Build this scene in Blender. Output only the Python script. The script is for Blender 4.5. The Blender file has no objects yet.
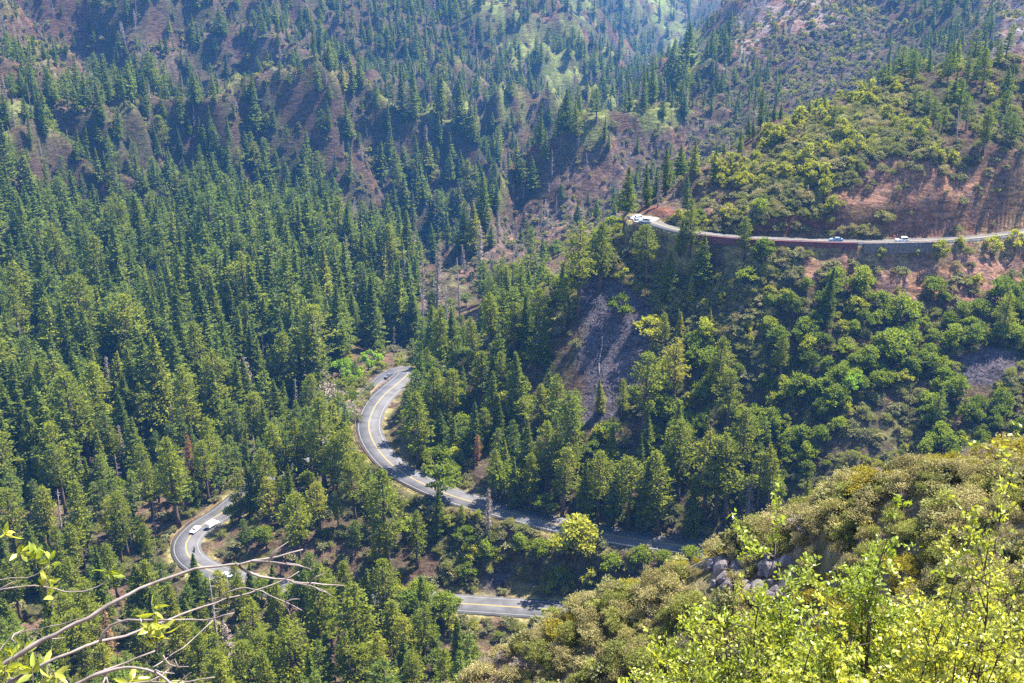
import bpy, bmesh, math, random
import numpy as np
from mathutils import Vector, Matrix

random.seed(7)
rng = np.random.default_rng(11)
R = math.radians
scene = bpy.context.scene
COL = scene.collection

# ------------------------------------------------------------------ camera model
F_PX, PITCH, CW, CH = 1150.0, R(21.0), 1024.0, 683.0
SP, CP = math.sin(PITCH), math.cos(PITCH)

def unproject(u, v, d):
    """pixel + distance along the viewing axis -> world point"""
    a = (u - CW / 2) / F_PX
    b = (CH / 2 - v) / F_PX
    return (a * d, d * (CP + b * SP), d * (-SP + b * CP))

def unproject_z(u, v, z):
    b = (CH / 2 - v) / F_PX
    return unproject(u, v, z / (-SP + b * CP))

def hidden(u, d, z):
    b = (z / d + SP) / CP
    return ((u - CW / 2) / F_PX * d, d * (CP + b * SP), z)

def project(p):
    p = np.asarray(p, float)
    x, y, z = p[..., 0], p[..., 1], p[..., 2]
    dep = y * CP - z * SP
    up = y * SP + z * CP
    dep = np.where(np.abs(dep) < 1e-6, 1e-6, dep)
    return CW / 2 + F_PX * x / dep, CH / 2 - F_PX * up / dep, dep

# ------------------------------------------------------------------ noise
def _hash(ix, iy, seed):
    h = (ix.astype(np.int64) * 374761393 + iy.astype(np.int64) * 668265263 + seed * 974634533) & 0xFFFFFFFF
    h = ((h ^ (h >> 13)) * 1274126177) & 0xFFFFFFFF
    h = (h ^ (h >> 16)) & 0xFFFFFFFF
    return h.astype(np.float64) / 4294967295.0

def vnoise(x, y, seed=0):
    ix, iy = np.floor(x), np.floor(y)
    fx, fy = x - ix, y - iy
    fx = fx * fx * fx * (fx * (fx * 6 - 15) + 10)
    fy = fy * fy * fy * (fy * (fy * 6 - 15) + 10)
    a = _hash(ix, iy, seed); b = _hash(ix + 1, iy, seed)
    c = _hash(ix, iy + 1, seed); e = _hash(ix + 1, iy + 1, seed)
    return (a + (b - a) * fx) * (1 - fy) + (c + (e - c) * fx) * fy

def fbm(x, y, octv=4, seed=0, gain=0.5):
    s = 0.0; amp = 1.0; tot = 0.0
    for i in range(octv):
        s = s + amp * (vnoise(x, y, seed + i * 17) * 2 - 1)
        tot += amp; amp *= gain
        x = x * 2.03 + 13.7; y = y * 2.03 + 7.1
    return s / tot

def ridged(x, y, octv=4, seed=0):
    s = 0.0; amp = 1.0; tot = 0.0
    for i in range(octv):
        s = s + amp * (1 - np.abs(vnoise(x, y, seed + i * 31) * 2 - 1) * 2)
        tot += amp; amp *= 0.5
        x = x * 2.03 + 3.7; y = y * 2.03 + 17.1
    return s / tot

def smooth(a, b, t):
    t = np.clip((t - a) / (b - a), 0, 1)
    return t * t * (3 - 2 * t)

# ------------------------------------------------------------------ roads (centre lines)
def catmull(P, step):
    P = np.asarray(P, float)
    Q = np.vstack([2 * P[0] - P[1], P, 2 * P[-1] - P[-2]])
    out = []
    for i in range(1, len(Q) - 2):
        n = max(2, int(np.linalg.norm(Q[i + 1] - Q[i]) / step))
        for k in range(n):
            t = k / n
            out.append(0.5 * ((2 * Q[i]) + (-Q[i - 1] + Q[i + 1]) * t + (2 * Q[i - 1] - 5 * Q[i] + 4 * Q[i + 1] - Q[i + 2]) * t * t
                       + (-Q[i - 1] + 3 * Q[i] - 3 * Q[i + 1] + Q[i + 2]) * t ** 3))
    out.append(Q[-2])
    out = np.array(out)
    for _ in range(4):                       # soften the kinks
        out[1:-1] = 0.25 * out[:-2] + 0.5 * out[1:-1] + 0.25 * out[2:]
    return out

ZU = -197.0
lower_px = [(860, 595, ZU + 2), (780, 570, ZU + 1), (730, 557, ZU), (690, 547, ZU), (640, 540, ZU), (600, 533, ZU), (560, 525, ZU), (520, 515, ZU), (480, 504, ZU),
            (450, 495, ZU), (428, 486, ZU), (408, 476, ZU), (390, 463, ZU), (377, 448, ZU), (370, 434, ZU), (369, 422, ZU), (374, 408, ZU),
            (383, 396, ZU - .3), (395, 385.5, ZU - .8), (405, 377, ZU - 1.5), (409, 371.5, ZU - 2.3), (405, 369, ZU - 3), (395, 371.5, ZU - 4), (385, 378, ZU - 5.4),
            (370, 393, ZU - 8), (335, 430, ZU - 11), (290, 463, ZU - 13.5), (250, 490, ZU - 16), (222, 513, ZU - 18), (205, 523, ZU - 18.6),
            (191, 534, ZU - 19), (185, 545, ZU - 19.3), (188, 556, ZU - 19.5), (202, 567, ZU - 19.6), (228, 577, ZU - 19.6), (262, 586, ZU - 19.4), (300, 592, ZU - 19),
            (345, 596, ZU - 18.5), (400, 600, ZU - 18), (455, 603, ZU - 17.5), (500, 606, ZU - 17), (545, 609, ZU - 16.4), (600, 614, ZU - 15)]
upper_px = [(1160, 214, -115), (1100, 222, -115), (1060, 227, -115), (1024, 232, -115), (1000, 235, -115), (960, 239, -115), (902, 241, -115), (850, 241.5, -115), (800, 240, -115),
            (750, 238, -115), (715, 235, -115), (690, 232, -115), (668, 227.5, -115), (652, 222, -115), (640, 218, -115), (633, 215, -115)]
ROADS = {
    'lower': (catmull([unproject_z(*p) for p in lower_px], 2.0), 5.2),
    'upper': (catmull([unproject_z(*p) for p in upper_px], 2.0), 2.9),
}
LOT = np.array([unproject_z(644, 219.0, -115)])         # paved pull-out on the spur

# ------------------------------------------------------------------ landform control points
C = []
def P(*rows):
    for r in rows: C.append(unproject(*r))
def H(*rows):
    for r in rows: C.append(hidden(*r))
def W(*rows):
    for r in rows: C.append(r)
# camera hill and the near gully
W((0, 0, -1.7), (0, -15, 5), (-8, 0, -1.9), (9, 0, -1.2), (-30, 0, -2.5), (30, 0, 2), (0, 5, -5.2), (-4, 5, -5.6), (4, 5, -5), (0, 10, -9.8), (5, 10, -9.2), (-7, 10, -10.5), (10, 10, -8.2),
  (0, 18, -17.5), (10, 18, -16), (-12, 18, -18.5), (0, 35, -35), (18, 35, -29), (-22, 35, -37), (0, 60, -62), (-40, 60, -64), (-90, 60, -60), (-45, 105, -105), (-110, 110, -105), (70, 20, -5), (60, 45, -14))
# near chaparral ridge
P((430, 706, 102), (500, 648, 100), (580, 609, 99), (680, 566, 97), (760, 538, 92), (820, 508, 88), (900, 480, 84), (1024, 460, 80), (1150, 446, 78),
  (500, 718, 98), (680, 628, 90), (800, 716, 76), (800, 618, 82), (900, 582, 74), (1000, 622, 60), (1024, 524, 68), (1150, 526, 64))
H((430, 130, -100), (580, 130, -88), (760, 130, -80), (900, 125, -68), (1024, 120, -60), (1200, 120, -55))
H((300, 230, -172), (100, 230, -170), (-150, 230, -165), (500, 220, -172), (620, 200, -150), (760, 200, -135), (900, 200, -118), (1024, 200, -104), (1250, 200, -90),
  (620, 300, -202), (760, 320, -200), (900, 320, -188), (1024, 315, -174), (1250, 310, -165), (760, 355, -201), (860, 345, -194))
# valley bench on the left
P((-100, 683, 345), (0, 683, 345), (120, 683, 350), (250, 683, 352), (380, 683, 350), (0, 600, 390), (100, 600, 395), (0, 520, 440), (100, 500, 455), (200, 470, 480), (300, 425, 515),
  (300, 480, 440), (250, 505, 430), (330, 530, 408), (430, 545, 397), (330, 455, 455), (470, 560, 389), (420, 640, 362), (300, 640, 368), (-200, 560, 420),
  (480, 572, 385), (520, 575, 382), (560, 560, 384))
# left mountainside
P((0, 440, 490), (100, 400, 530), (200, 380, 560), (300, 340, 590), (380, 335, 640), (0, 340, 590), (100, 300, 650), (200, 270, 700), (330, 250, 760), (400, 260, 800), (445, 225, 900),
  (540, 165, 1100), (590, 110, 1500), (640, 80, 1800), (690, 62, 2050),
  (0, 230, 720), (0, 150, 830), (0, 80, 930), (0, 0, 1050), (0, -80, 1250), (100, 200, 780), (100, 120, 920), (100, 40, 1060), (100, -60, 1250), (220, 190, 850), (230, 110, 960), (230, 40, 1090), (240, -60, 1350),
  (250, 20, 1090), (290, 70, 1000), (318, 110, 930), (340, 160, 860), (352, 205, 805),
  (175, 85, 1060), (180, 125, 980), (165, 160, 880), (60, 30, 1060), (60, 110, 890), (130, 10, 1060), (150, 60, 980),
  (385, 80, 1200), (390, 150, 1040), (395, 205, 930),
  (480, 0, 1480), (520, 40, 1390), (550, 75, 1330), (582, 102, 1290), (410, 0, 1420), (330, 0, 1250), (440, 60, 1330), (470, 120, 1190), (430, 160, 1030), (505, 112, 1290),
  (380, 20, 1270), (430, 110, 1120),
  (545, 20, 1950), (600, 50, 2050), (640, 0, 2250), (690, 48, 2100), (560, -60, 2200), (720, 10, 2700), (420, -90, 1700), (300, -100, 1450))
# spur on the far side of the main canyon
P((400, 338, 640), (440, 272, 695), (480, 234, 730), (530, 192, 780), (580, 152, 820), (640, 118, 860), (690, 78, 950), (720, 42, 1000), (760, 0, 1050), (800, -60, 1150),
  (470, 300, 672), (500, 262, 705), (560, 232, 738), (600, 202, 768), (650, 162, 806), (700, 150, 815), (760, 110, 845), (850, 92, 850), (800, 50, 930), (900, 55, 900), (870, 0, 1000), (960, 30, 900),
  (935, 60, 900), (1000, 30, 830), (1024, 0, 880), (1024, -70, 1000), (900, -60, 1080), (700, 110, 880), (640, 135, 850))
H((440, 745, -238), (480, 790, -236), (530, 850, -232), (580, 895, -226), (640, 950, -216), (690, 1050, -196), (720, 1300, -160), (560, 1000, -228), (640, 1130, -212))
# right spur that carries the upper road
P((690, 170, 465), (760, 125, 480), (850, 100, 490), (900, 80, 490), (960, 66, 488), (1024, 55, 480), (640, 206, 470),
  (690, 207, 456), (780, 207, 426), (830, 196, 423), (870, 175, 423), (930, 160, 421), (1024, 150, 423), (780, 160, 452), (900, 125, 455), (980, 110, 455))
H((690, 560, -142), (760, 580, -128), (850, 600, -120), (900, 605, -112), (1024, 600, -100), (630, 530, -168), (580, 530, -186), (540, 540, -201), (480, 560, -216), (440, 580, -222), (650, 490, -128))
P((626, 225, 450), (580, 265, 455), (540, 300, 462), (480, 345, 475), (425, 372, 497), (700, 300, 425), (700, 360, 411), (700, 430, 398), (700, 500, 388),
  (640, 280, 438), (560, 330, 442), (600, 350, 428), (560, 400, 428), (620, 400, 414), (500, 400, 445), (450, 430, 446), (455, 465, 425), (520, 465, 412), (600, 470, 400),
  (800, 265, 412), (800, 310, 405), (900, 300, 411), (900, 350, 398), (900, 400, 385), (860, 440, 375), (1000, 300, 407), (1000, 370, 385), (1000, 420, 372), (800, 380, 395), (800, 450, 383), (760, 500, 379),
  (900, 252, 417), (990, 262, 418), (1000, 250, 424))
# sides beyond the frame, and far ground
P((-300, 440, 500), (-300, 300, 640), (-300, 150, 800), (-300, 0, 1000), (-300, -80, 1200), (1280, 300, 400), (1280, 100, 470), (1280, 150, 430), (1280, 0, 900), (1280, -70, 1000))
H((-400, 4200, 350), (250, 4200, 350), (512, 4200, 420), (750, 4200, 420), (1400, 4200, 350), (0, 2200, 200), (1024, 2200, 200), (-600, 400, -190), (1700, 400, -90))
for k, (pl, hw) in ROADS.items():
    for p in pl[::14]: C.append(tuple(p))
C = np.array(C)
# drop near duplicates
keep = []
for i in range(len(C)):
    if all((C[i, 0] - C[j, 0]) ** 2 + (C[i, 1] - C[j, 1]) ** 2 > 4.0 for j in keep): keep.append(i)
C = C[keep]
def _solve():
    n = len(C)
    D = np.hypot(C[:, None, 0] - C[None, :, 0], C[:, None, 1] - C[None, :, 1])
    A = np.zeros((n + 3, n + 3)); A[:n, :n] = -D + np.eye(n) * -0.4 * 0
    Pm = np.c_[np.ones(n), C[:, 0] / 100, C[:, 1] / 100]
    A[:n, n:] = Pm; A[n:, :n] = Pm.T
    return np.linalg.solve(A, np.r_[C[:, 2], 0, 0, 0])
WGT = _solve()
def rbf(x, y):
    out = np.empty(x.shape); n = len(C)
    xf, yf, of = x.ravel(), y.ravel(), out.ravel()
    for s in range(0, len(xf), 40000):
        xs, ys = xf[s:s + 40000], yf[s:s + 40000]
        D = np.sqrt((xs[:, None] - C[None, :, 0]) ** 2 + (ys[:, None] - C[None, :, 1]) ** 2 + 1.0)
        of[s:s + 40000] = -D @ WGT[:n] + WGT[n] + WGT[n + 1] * xs / 100 + WGT[n + 2] * ys / 100
    return of.reshape(x.shape)

# ------------------------------------------------------------------ land cover seen from the viewpoint (one letter per 32 px)
KINDS_OF_COVER = ["F", "f", "r", "m", "s", "n", "p", "o", "b", "c", "t", "w"]     # forest, open forest, rock, meadow, burnt, near pines, pine mix, oaks, brush, cliff, talus, clearing
MAP = [
    [2, 2, 1, 1, 1, 1, 1, 1, 0, 0, 1, 1, 1, 1, 0, 3, 0, 0, 0, 0, 3, 0, 0, 9, 9, 9, 2, 2, 1, 0, 0, 9],
    [2, 2, 2, 1, 2, 2, 0, 1, 2, 1, 1, 0, 0, 0, 0, 1, 3, 0, 0, 0, 0, 3, 0, 9, 2, 2, 2, 2, 1, 0, 0, 9],
    [1, 2, 2, 2, 0, 0, 0, 2, 2, 1, 1, 1, 0, 0, 0, 0, 0, 3, 0, 0, 0, 1, 1, 1, 2, 2, 2, 2, 6, 5, 5, 5],
    [0, 0, 1, 0, 0, 0, 0, 1, 1, 1, 1, 2, 0, 0, 0, 0, 0, 0, 0, 0, 1, 1, 1, 1, 2, 2, 8, 8, 6, 5, 5, 5],
    [0, 0, 0, 0, 0, 0, 0, 0, 0, 1, 1, 2, 0, 0, 0, 0, 0, 0, 1, 4, 4, 4, 2, 2, 8, 8, 8, 8, 8, 6, 5, 5],
    [0, 0, 0, 0, 0, 0, 0, 0, 0, 1, 1, 2, 0, 0, 0, 0, 0, 4, 4, 4, 2, 2, 2, 8, 8, 8, 8, 9, 9, 9, 9, 9],
    [0, 0, 0, 0, 0, 0, 0, 0, 0, 0, 1, 2, 0, 0, 0, 0, 4, 4, 2, 2, 2, 2, 9, 8, 8, 8, 9, 9, 9, 9, 9, 9],
    [0, 0, 0, 0, 0, 0, 0, 0, 0, 0, 0, 0, 0, 0, 1, 4, 2, 4, 8, 8, 8, 8, 8, 8, 8, 8, 8, 8, 9, 9, 9, 9],
    [0, 0, 0, 0, 0, 0, 0, 0, 0, 0, 0, 0, 0, 4, 4, 4, 8, 8, 8, 8, 8, 8, 8, 8, 8, 9, 9, 9, 9, 9, 9, 9],
    [0, 0, 0, 0, 0, 0, 0, 0, 0, 0, 0, 0, 4, 4, 8, 5, 5, 8, 10, 10, 8, 8, 8, 8, 7, 7, 7, 7, 9, 7, 9, 7],
    [0, 0, 0, 0, 0, 0, 0, 0, 0, 0, 0, 0, 1, 8, 8, 5, 5, 5, 10, 10, 8, 8, 8, 8, 7, 7, 7, 7, 7, 7, 7, 7],
    [0, 0, 0, 0, 0, 0, 0, 0, 0, 0, 0, 8, 8, 5, 5, 5, 5, 5, 10, 10, 8, 7, 8, 8, 7, 7, 7, 7, 7, 7, 10, 7],
    [0, 0, 0, 0, 0, 0, 0, 0, 0, 0, 8, 8, 5, 5, 5, 5, 5, 6, 10, 10, 7, 7, 7, 7, 7, 7, 7, 7, 8, 7, 7, 8],
    [0, 0, 0, 0, 0, 0, 0, 0, 6, 6, 6, 8, 6, 5, 5, 5, 5, 6, 6, 6, 7, 7, 7, 7, 7, 7, 7, 8, 8, 7, 7, 7],
    [0, 0, 0, 0, 0, 6, 6, 6, 6, 6, 6, 6, 6, 7, 5, 5, 5, 6, 7, 7, 5, 5, 7, 7, 7, 7, 8, 8, 8, 7, 7, 8],
    [0, 0, 0, 6, 6, 6, 6, 6, 6, 6, 6, 6, 6, 7, 7, 5, 5, 6, 7, 6, 5, 5, 5, 7, 7, 8, 8, 8, 8, 8, 8, 8],
    [6, 6, 6, 6, 6, 6, 6, 6, 6, 6, 6, 6, 6, 8, 8, 8, 8, 7, 7, 7, 7, 7, 5, 5, 8, 8, 8, 8, 8, 8, 8, 8],
    [6, 6, 6, 6, 6, 6, 11, 6, 6, 6, 6, 6, 6, 6, 8, 8, 8, 8, 8, 7, 7, 7, 7, 7, 8, 8, 8, 8, 8, 8, 8, 8],
    [6, 6, 6, 6, 6, 6, 6, 6, 6, 6, 6, 6, 6, 7, 8, 10, 8, 8, 7, 7, 7, 7, 7, 7, 8, 8, 8, 8, 8, 8, 8, 8],
    [6, 6, 6, 6, 6, 6, 6, 6, 6, 6, 6, 6, 6, 6, 8, 8, 8, 7, 8, 8, 8, 8, 8, 8, 8, 8, 8, 8, 8, 8, 8, 8],
    [6, 6, 6, 6, 6, 6, 6, 6, 6, 6, 6, 6, 6, 6, 6, 6, 8, 8, 8, 8, 8, 8, 8, 8, 8, 8, 8, 8, 8, 8, 8, 8],
    [6, 6, 6, 6, 6, 6, 6, 6, 6, 6, 6, 6, 6, 6, 6, 6, 8, 8, 8, 8, 8, 8, 8, 8, 8, 8, 8, 8, 8, 8, 8, 8],
]
MAPA = np.array([[ord(KINDS_OF_COVER[c]) for c in r] for r in MAP])
def cover(u, v, wob=0.0, x=None, y=None):
    if wob and x is not None:
        u = u + wob * fbm(x / 17.0, y / 17.0, 2, 91); v = v + wob * 0.7 * fbm(x / 17.0, y / 17.0, 2, 92)
    i = np.clip((v / 32).astype(int), 0, len(MAP) - 1); j = np.clip((u / 32).astype(int), 0, 31)
    return MAPA[i, j]

# ------------------------------------------------------------------ terrain grid (a fan: fine near, coarse far)
APX = -14.0
RMIN, RMAX, NR, NA = 3.0, 3900.0, 1150, 560
AMAX = R(46)
LR = math.log(RMAX / RMIN)
def _geo(a, b, n): return a * np.exp(math.log(b / a) * np.arange(n) / n)
rr = np.r_[_geo(RMIN, 280, 430), _geo(280, 570, 470), _geo(570, 1050, 260), _geo(1050, RMAX, 230), RMAX]
NR = len(rr)
aa = np.linspace(-AMAX, AMAX, NA)
GX = rr[:, None] * np.sin(aa)[None, :]
GY = rr[:, None] * np.cos(aa)[None, :] + APX
GZ = rbf(GX, GY)
far = smooth(560, 800, rr)[:, None]
mid = smooth(200, 320, rr)[:, None]
GU, GV, GD = project(np.stack([GX, GY, GZ], -1))
cov0 = cover(GU, GV, 26.0, GX, GY)
cliffm = ((cov0 == ord('c')) & (rr[:, None] > 200)).astype(float)
talus = ((cov0 == ord('t')) & (rr[:, None] > 200)).astype(float)
def blur(A, n):
    for _ in range(n):
        B = A.copy(); B[1:-1] = (A[:-2] + 2 * A[1:-1] + A[2:]) / 4
        A = B.copy(); A[:, 1:-1] = (B[:, :-2] + 2 * B[:, 1:-1] + B[:, 2:]) / 4
    return A
cliffm = blur(cliffm, 3); talus = blur(talus, 2)
n1 = fbm(GX / 55, GY / 55, 4, 3); n2 = fbm(GX / 9, GY / 9, 3, 5)
GZ = GZ + (1 - mid) * (0.5 * n2 + 0.12 * fbm(GX / 1.3, GY / 1.3, 2, 9)) * smooth(8, 40, rr)[:, None]
GZ = GZ + mid * (1 - far) * (2.2 * n1 + 0.9 * n2)
RX = GX * .82 + GY * .57; RY = -GX * .57 + GY * .82          # spurs run down to the right, towards the creek
SPUR = ridged(RX / 360 + .25 * fbm(GX / 90, GY / 90, 3, 22), RY / 135 + .35 * fbm(GX / 70, GY / 70, 3, 23), 3, 21)
LEFT = 1 - smooth(-60, 140, GX - .12 * (GY - 600))
GZ = GZ + far * smooth(600, 900, rr)[:, None] * ((88 * LEFT + 15) * (SPUR - .12) + 1.5 * n2)
CRAG = ridged(GX / 26, GY / 34, 4, 27)
GZ = GZ + far * (4.0 + 5.0 * (1 - LEFT)) * CRAG
rough = ridged(GX / 13 + 1.4 * n1, GY / 16, 3, 44)
rough = .6 * rough + .4 * ridged(GX / 15 + 2 * n1, GY / 9, 2, 47)
strata = np.abs(((GZ / 4.2 + .3 * n1) % 1.0) - .5) * 2
GZ = GZ + cliffm * mid * (3.4 * rough)
GZ = GZ + talus * mid * 0.35 * fbm(GX / 1.2, GY / 1.2, 2, 61)
# roads carve their bench into the slope
GDIST = np.full(GZ.shape, 1e6)
sel = (rr > 280) & (rr < 620)
xs, ys = GX[sel].ravel(), GY[sel].ravel(); zs = GZ[sel].ravel().copy(); ds = np.full(xs.shape, 1e6)
for k, (pl, hw) in ROADS.items():
    lo = pl[:, :2].min(0) - 30; hi = pl[:, :2].max(0) + 30
    m = (xs > lo[0]) & (xs < hi[0]) & (ys > lo[1]) & (ys < hi[1])
    idx = np.nonzero(m)[0]
    for s in range(0, len(idx), 30000):
        q = idx[s:s + 30000]
        D = (xs[q][:, None] - pl[None, :, 0]) ** 2 + (ys[q][:, None] - pl[None, :, 1]) ** 2
        j = D.argmin(1); dd = np.sqrt(D[np.arange(len(q)), j])
        Tn = np.gradient(pl[:, :2], axis=0); Tn /= np.linalg.norm(Tn, axis=1)[:, None]
        left = (xs[q] - pl[j, 0]) * -Tn[j, 1] + (ys[q] - pl[j, 1]) * Tn[j, 0] > 0
        inner = np.where(left & (k == 'upper'), .35, 1.6); wdt = np.where(left & (k == 'upper'), 1.6, 9.0 if k == 'lower' else 3.0)
        w = 1 - smooth(0, 1, (dd - hw - inner) / wdt)
        better = dd - hw < ds[q]
        zs[q] = zs[q] * (1 - w) + (pl[j, 2] - 0.45) * w
        ds[q] = np.where(better, dd - hw, ds[q])
D = np.hypot(xs - LOT[0, 0], (ys - LOT[0, 1]))
w = 1 - smooth(6.2, 9, D); zs = zs * (1 - w) + (-115.45) * w; ds = np.minimum(ds, D - 6)
GZ[sel] = zs.reshape(GZ[sel].shape); GDIST[sel] = ds.reshape(GZ[sel].shape)

def polar(x, y):
    yy = y - APX
    r = np.maximum(np.hypot(x, yy), RMIN * 1.001); a = np.arctan2(x, yy)
    fi = np.clip(np.interp(r, rr, np.arange(NR)), 0, NR - 1.001); fj = np.clip((a + AMAX) / (2 * AMAX) * (NA - 1), 0, NA - 1.001)
    return fi, fj
def lookup(G, x, y):
    fi, fj = polar(np.asarray(x, float), np.asarray(y, float))
    i, j = fi.astype(int), fj.astype(int); a, b = fi - i, fj - j
    return (G[i, j] * (1 - b) + G[i, j + 1] * b) * (1 - a) + (G[i + 1, j] * (1 - b) + G[i + 1, j + 1] * b) * a
def ground(x, y): return lookup(GZ, x, y)

def raycast(u, v, dmin=4.0, dmax=3500.0):
    """first ground point that the pixel sees"""
    ds = np.exp(np.linspace(math.log(dmin), math.log(dmax), 5000))
    x, y, z = unproject(u, v, ds)
    below = np.nonzero(z < ground(x, y))[0]
    if len(below) == 0: return None
    d = ds[below[0]]
    x, y, z = unproject(u, v, d)
    return np.array([x, y, float(ground(x, y))]), d

def visible(pts, slack=0.0):
    """is the straight line from the viewpoint to each point clear of the terrain"""
    ok = np.ones(len(pts), bool)
    for t in np.linspace(0.03, 0.985, 90):
        q = pts * t
        ok &= q[:, 2] + slack > ground(q[:, 0], q[:, 1])
    return ok

# ------------------------------------------------------------------ materials
def new_mat(name):
    m = bpy.data.materials.new(name); m.use_nodes = True
    nt = m.node_tree; nt.nodes.clear()
    out = nt.nodes.new('ShaderNodeOutputMaterial')
    return m, nt, out
def plain(name, col, rough=0.8, metal=0.0, noise=0.0, scale=3.0, spec=0.3):
    m, nt, out = new_mat(name)
    b = nt.nodes.new('ShaderNodeBsdfPrincipled')
    b.inputs['Roughness'].default_value = rough; b.inputs['Metallic'].default_value = metal
    b.inputs['Specular IOR Level'].default_value = spec
    b.inputs['Base Color'].default_value = (*col, 1)
    if noise:
        tc = nt.nodes.new('ShaderNodeTexCoord'); n = nt.nodes.new('ShaderNodeTexNoise'); n.inputs['Scale'].default_value = scale; n.inputs['Detail'].default_value = 6
        r = nt.nodes.new('ShaderNodeMapRange'); r.inputs['From Min'].default_value = .3; r.inputs['From Max'].default_value = .7
        r.inputs['To Min'].default_value = 1 - noise; r.inputs['To Max'].default_value = 1 + noise
        mx = nt.nodes.new('ShaderNodeVectorMath'); mx.operation = 'SCALE'; mx.inputs[0].default_value = col
        nt.links.new(tc.outputs['Object'], n.inputs['Vector']); nt.links.new(n.outputs['Fac'], r.inputs['Value'])
        nt.links.new(r.outputs['Result'], mx.inputs['Scale']); nt.links.new(mx.outputs[0], b.inputs['Base Color'])
    nt.links.new(b.outputs[0], out.inputs[0])
    return m
def leafy(name, ca, cb, cc=None, trans=0.35, tcol=None, gloss=0.0):
    """foliage: per plant and per clump colour variation, light passes through"""
    m, nt, out = new_mat(name)
    N, L = nt.nodes.new, nt.links.new
    oi = N('ShaderNodeObjectInfo'); at = N('ShaderNodeAttribute'); at.attribute_name = 'tint'
    rp = N('ShaderNodeValToRGB'); el = rp.color_ramp.elements
    el[0].color = (*ca, 1); el[1].color = (*cb, 1)
    if cc:
        e = el.new(0.9); e.color = (*cb, 1); el[-1].color = (*cc, 1)
    L(oi.outputs['Random'], rp.inputs['Fac'])
    mr = N('ShaderNodeMapRange'); mr.inputs['To Min'].default_value = .62; mr.inputs['To Max'].default_value = 1.4
    L(at.outputs['Fac'], mr.inputs['Value'])
    sc = N('ShaderNodeVectorMath'); sc.operation = 'SCALE'
    L(rp.outputs['Color'], sc.inputs[0]); L(mr.outputs['Result'], sc.inputs['Scale'])
    d = N('ShaderNodeBsdfDiffuse'); t = N('ShaderNodeBsdfTranslucent'); mx = N('ShaderNodeMixShader'); mx.inputs[0].default_value = trans
    L(sc.outputs[0], d.inputs['Color'])
    tm = N('ShaderNodeVectorMath'); tm.operation = 'MULTIPLY'; tm.inputs[1].default_value = tcol or (1.25, 1.25, .7)
    L(sc.outputs[0], tm.inputs[0]); L(tm.outputs[0], t.inputs['Color'])
    L(d.outputs[0], mx.inputs[1]); L(t.outputs[0], mx.inputs[2])
    if gloss:
        g = N('ShaderNodeBsdfGlossy'); g.inputs['Roughness'].default_value = .35; m2 = N('ShaderNodeMixShader'); m2.inputs[0].default_value = gloss
        L(mx.outputs[0], m2.inputs[1]); L(g.outputs[0], m2.inputs[2]); L(m2.outputs[0], out.inputs[0])
    else:
        L(mx.outputs[0], out.inputs[0])
    return m
M = {}
M['pine'] = leafy('pine_needles', (.115, .14, .020), (.17, .19, .024), (.23, .22, .034), .46)
M['fir'] = leafy('fir_needles', (.080, .11, .020), (.14, .172, .025), (.20, .205, .03), .44)
M['far'] = leafy('far_needles', (.080, .115, .024), (.135, .172, .030), (.19, .20, .036), .44)
M['browning'] = leafy('browning_needles', (.20, .105, .05), (.24, .15, .08), None, .25)
M['deadtwig'] = leafy('dead_twigs', (.20, .16, .14), (.27, .22, .20), None, .15)
M['oak'] = leafy('oak_leaves', (.09, .125, .020), (.18, .22, .026), (.28, .28, .036), .46)
M['bright'] = leafy('cottonwood_leaves', (.15, .24, .025), (.18, .28, .03), None, .45)
M['juniper'] = leafy('juniper_scales', (.19, .205, .030), (.27, .265, .038), None, .42)
M['scrub'] = leafy('scrub_leaves', (.12, .125, .06), (.18, .175, .08), (.22, .20, .05), .3)
M['greyscrub'] = leafy('grey_scrub_leaves', (.19, .165, .08), (.275, .24, .115), (.25, .235, .08), .3)
M['greenscrub'] = leafy('green_scrub_leaves', (.15, .16, .05), (.22, .225, .065), None, .35)
M['yellowscrub'] = leafy('yellow_scrub_leaves', (.22, .19, .028), (.20, .165, .03), None, .35)
M['foreleaf'] = leafy('young_oak_leaves', (.20, .255, .04), (.35, .355, .065), (.27, .255, .045), .48, (1.25, 1.2, .45), .03)
M['bark'] = plain('bark', (.085, .055, .042), .9, 0, .35, 1.2)
M['darkbark'] = plain('dark_bark', (.06, .045, .04), .9, 0, .35, 1.2)
M['deadwood'] = plain('weathered_wood', (.22, .185, .175), .85, 0, .3, 2.0)
M['greywood'] = plain('grey_branch_bark', (.17, .14, .135), .8, 0, .45, 14.0)
M['palewood'] = plain('bleached_wood', (.24, .205, .175), .8, 0, .2, 3.0)
M['asphalt'] = plain('asphalt', (.066, .064, .070), .85, 0, .32, .22)
M['lotpave'] = plain('pale_paving', (.15, .14, .13), .85, 0, .1, .4)
M['yellowline'] = plain('yellow_road_paint', (.22, .165, .055), .7)
M['whiteline'] = plain('white_road_paint', (.17, .17, .17), .7)
M['rust'] = plain('weathered_steel', (.16, .075, .05), .8, .0, .3, 1.5)
M['galv'] = plain('galvanised_steel', (.42, .41, .42), .5, .3, .15, 1.5)
M['redwall'] = plain('red_masonry', (.085, .028, .026), .85, 0, .3, .8)
M['stonewall'] = plain('grey_rubble_stone', (.10, .082, .078), .9, 0, .5, 1.4)
M['rock'] = plain('purple_grey_rock', (.10, .085, .09), .9, 0, .45, .9)
M['carwhite'] = plain('white_car_paint', (.80, .80, .80), .3, 0, 0, 1, .5)
M['carsilver'] = plain('silver_car_paint', (.6, .6, .62), .35, .3, 0, 1, .5)
M['cardark'] = plain('dark_car_paint', (.06, .065, .08), .3, 0, 0, 1, .5)
M['carblue'] = plain('blue_grey_car_paint', (.13, .2, .3), .3, 0, 0, 1, .5)
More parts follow.
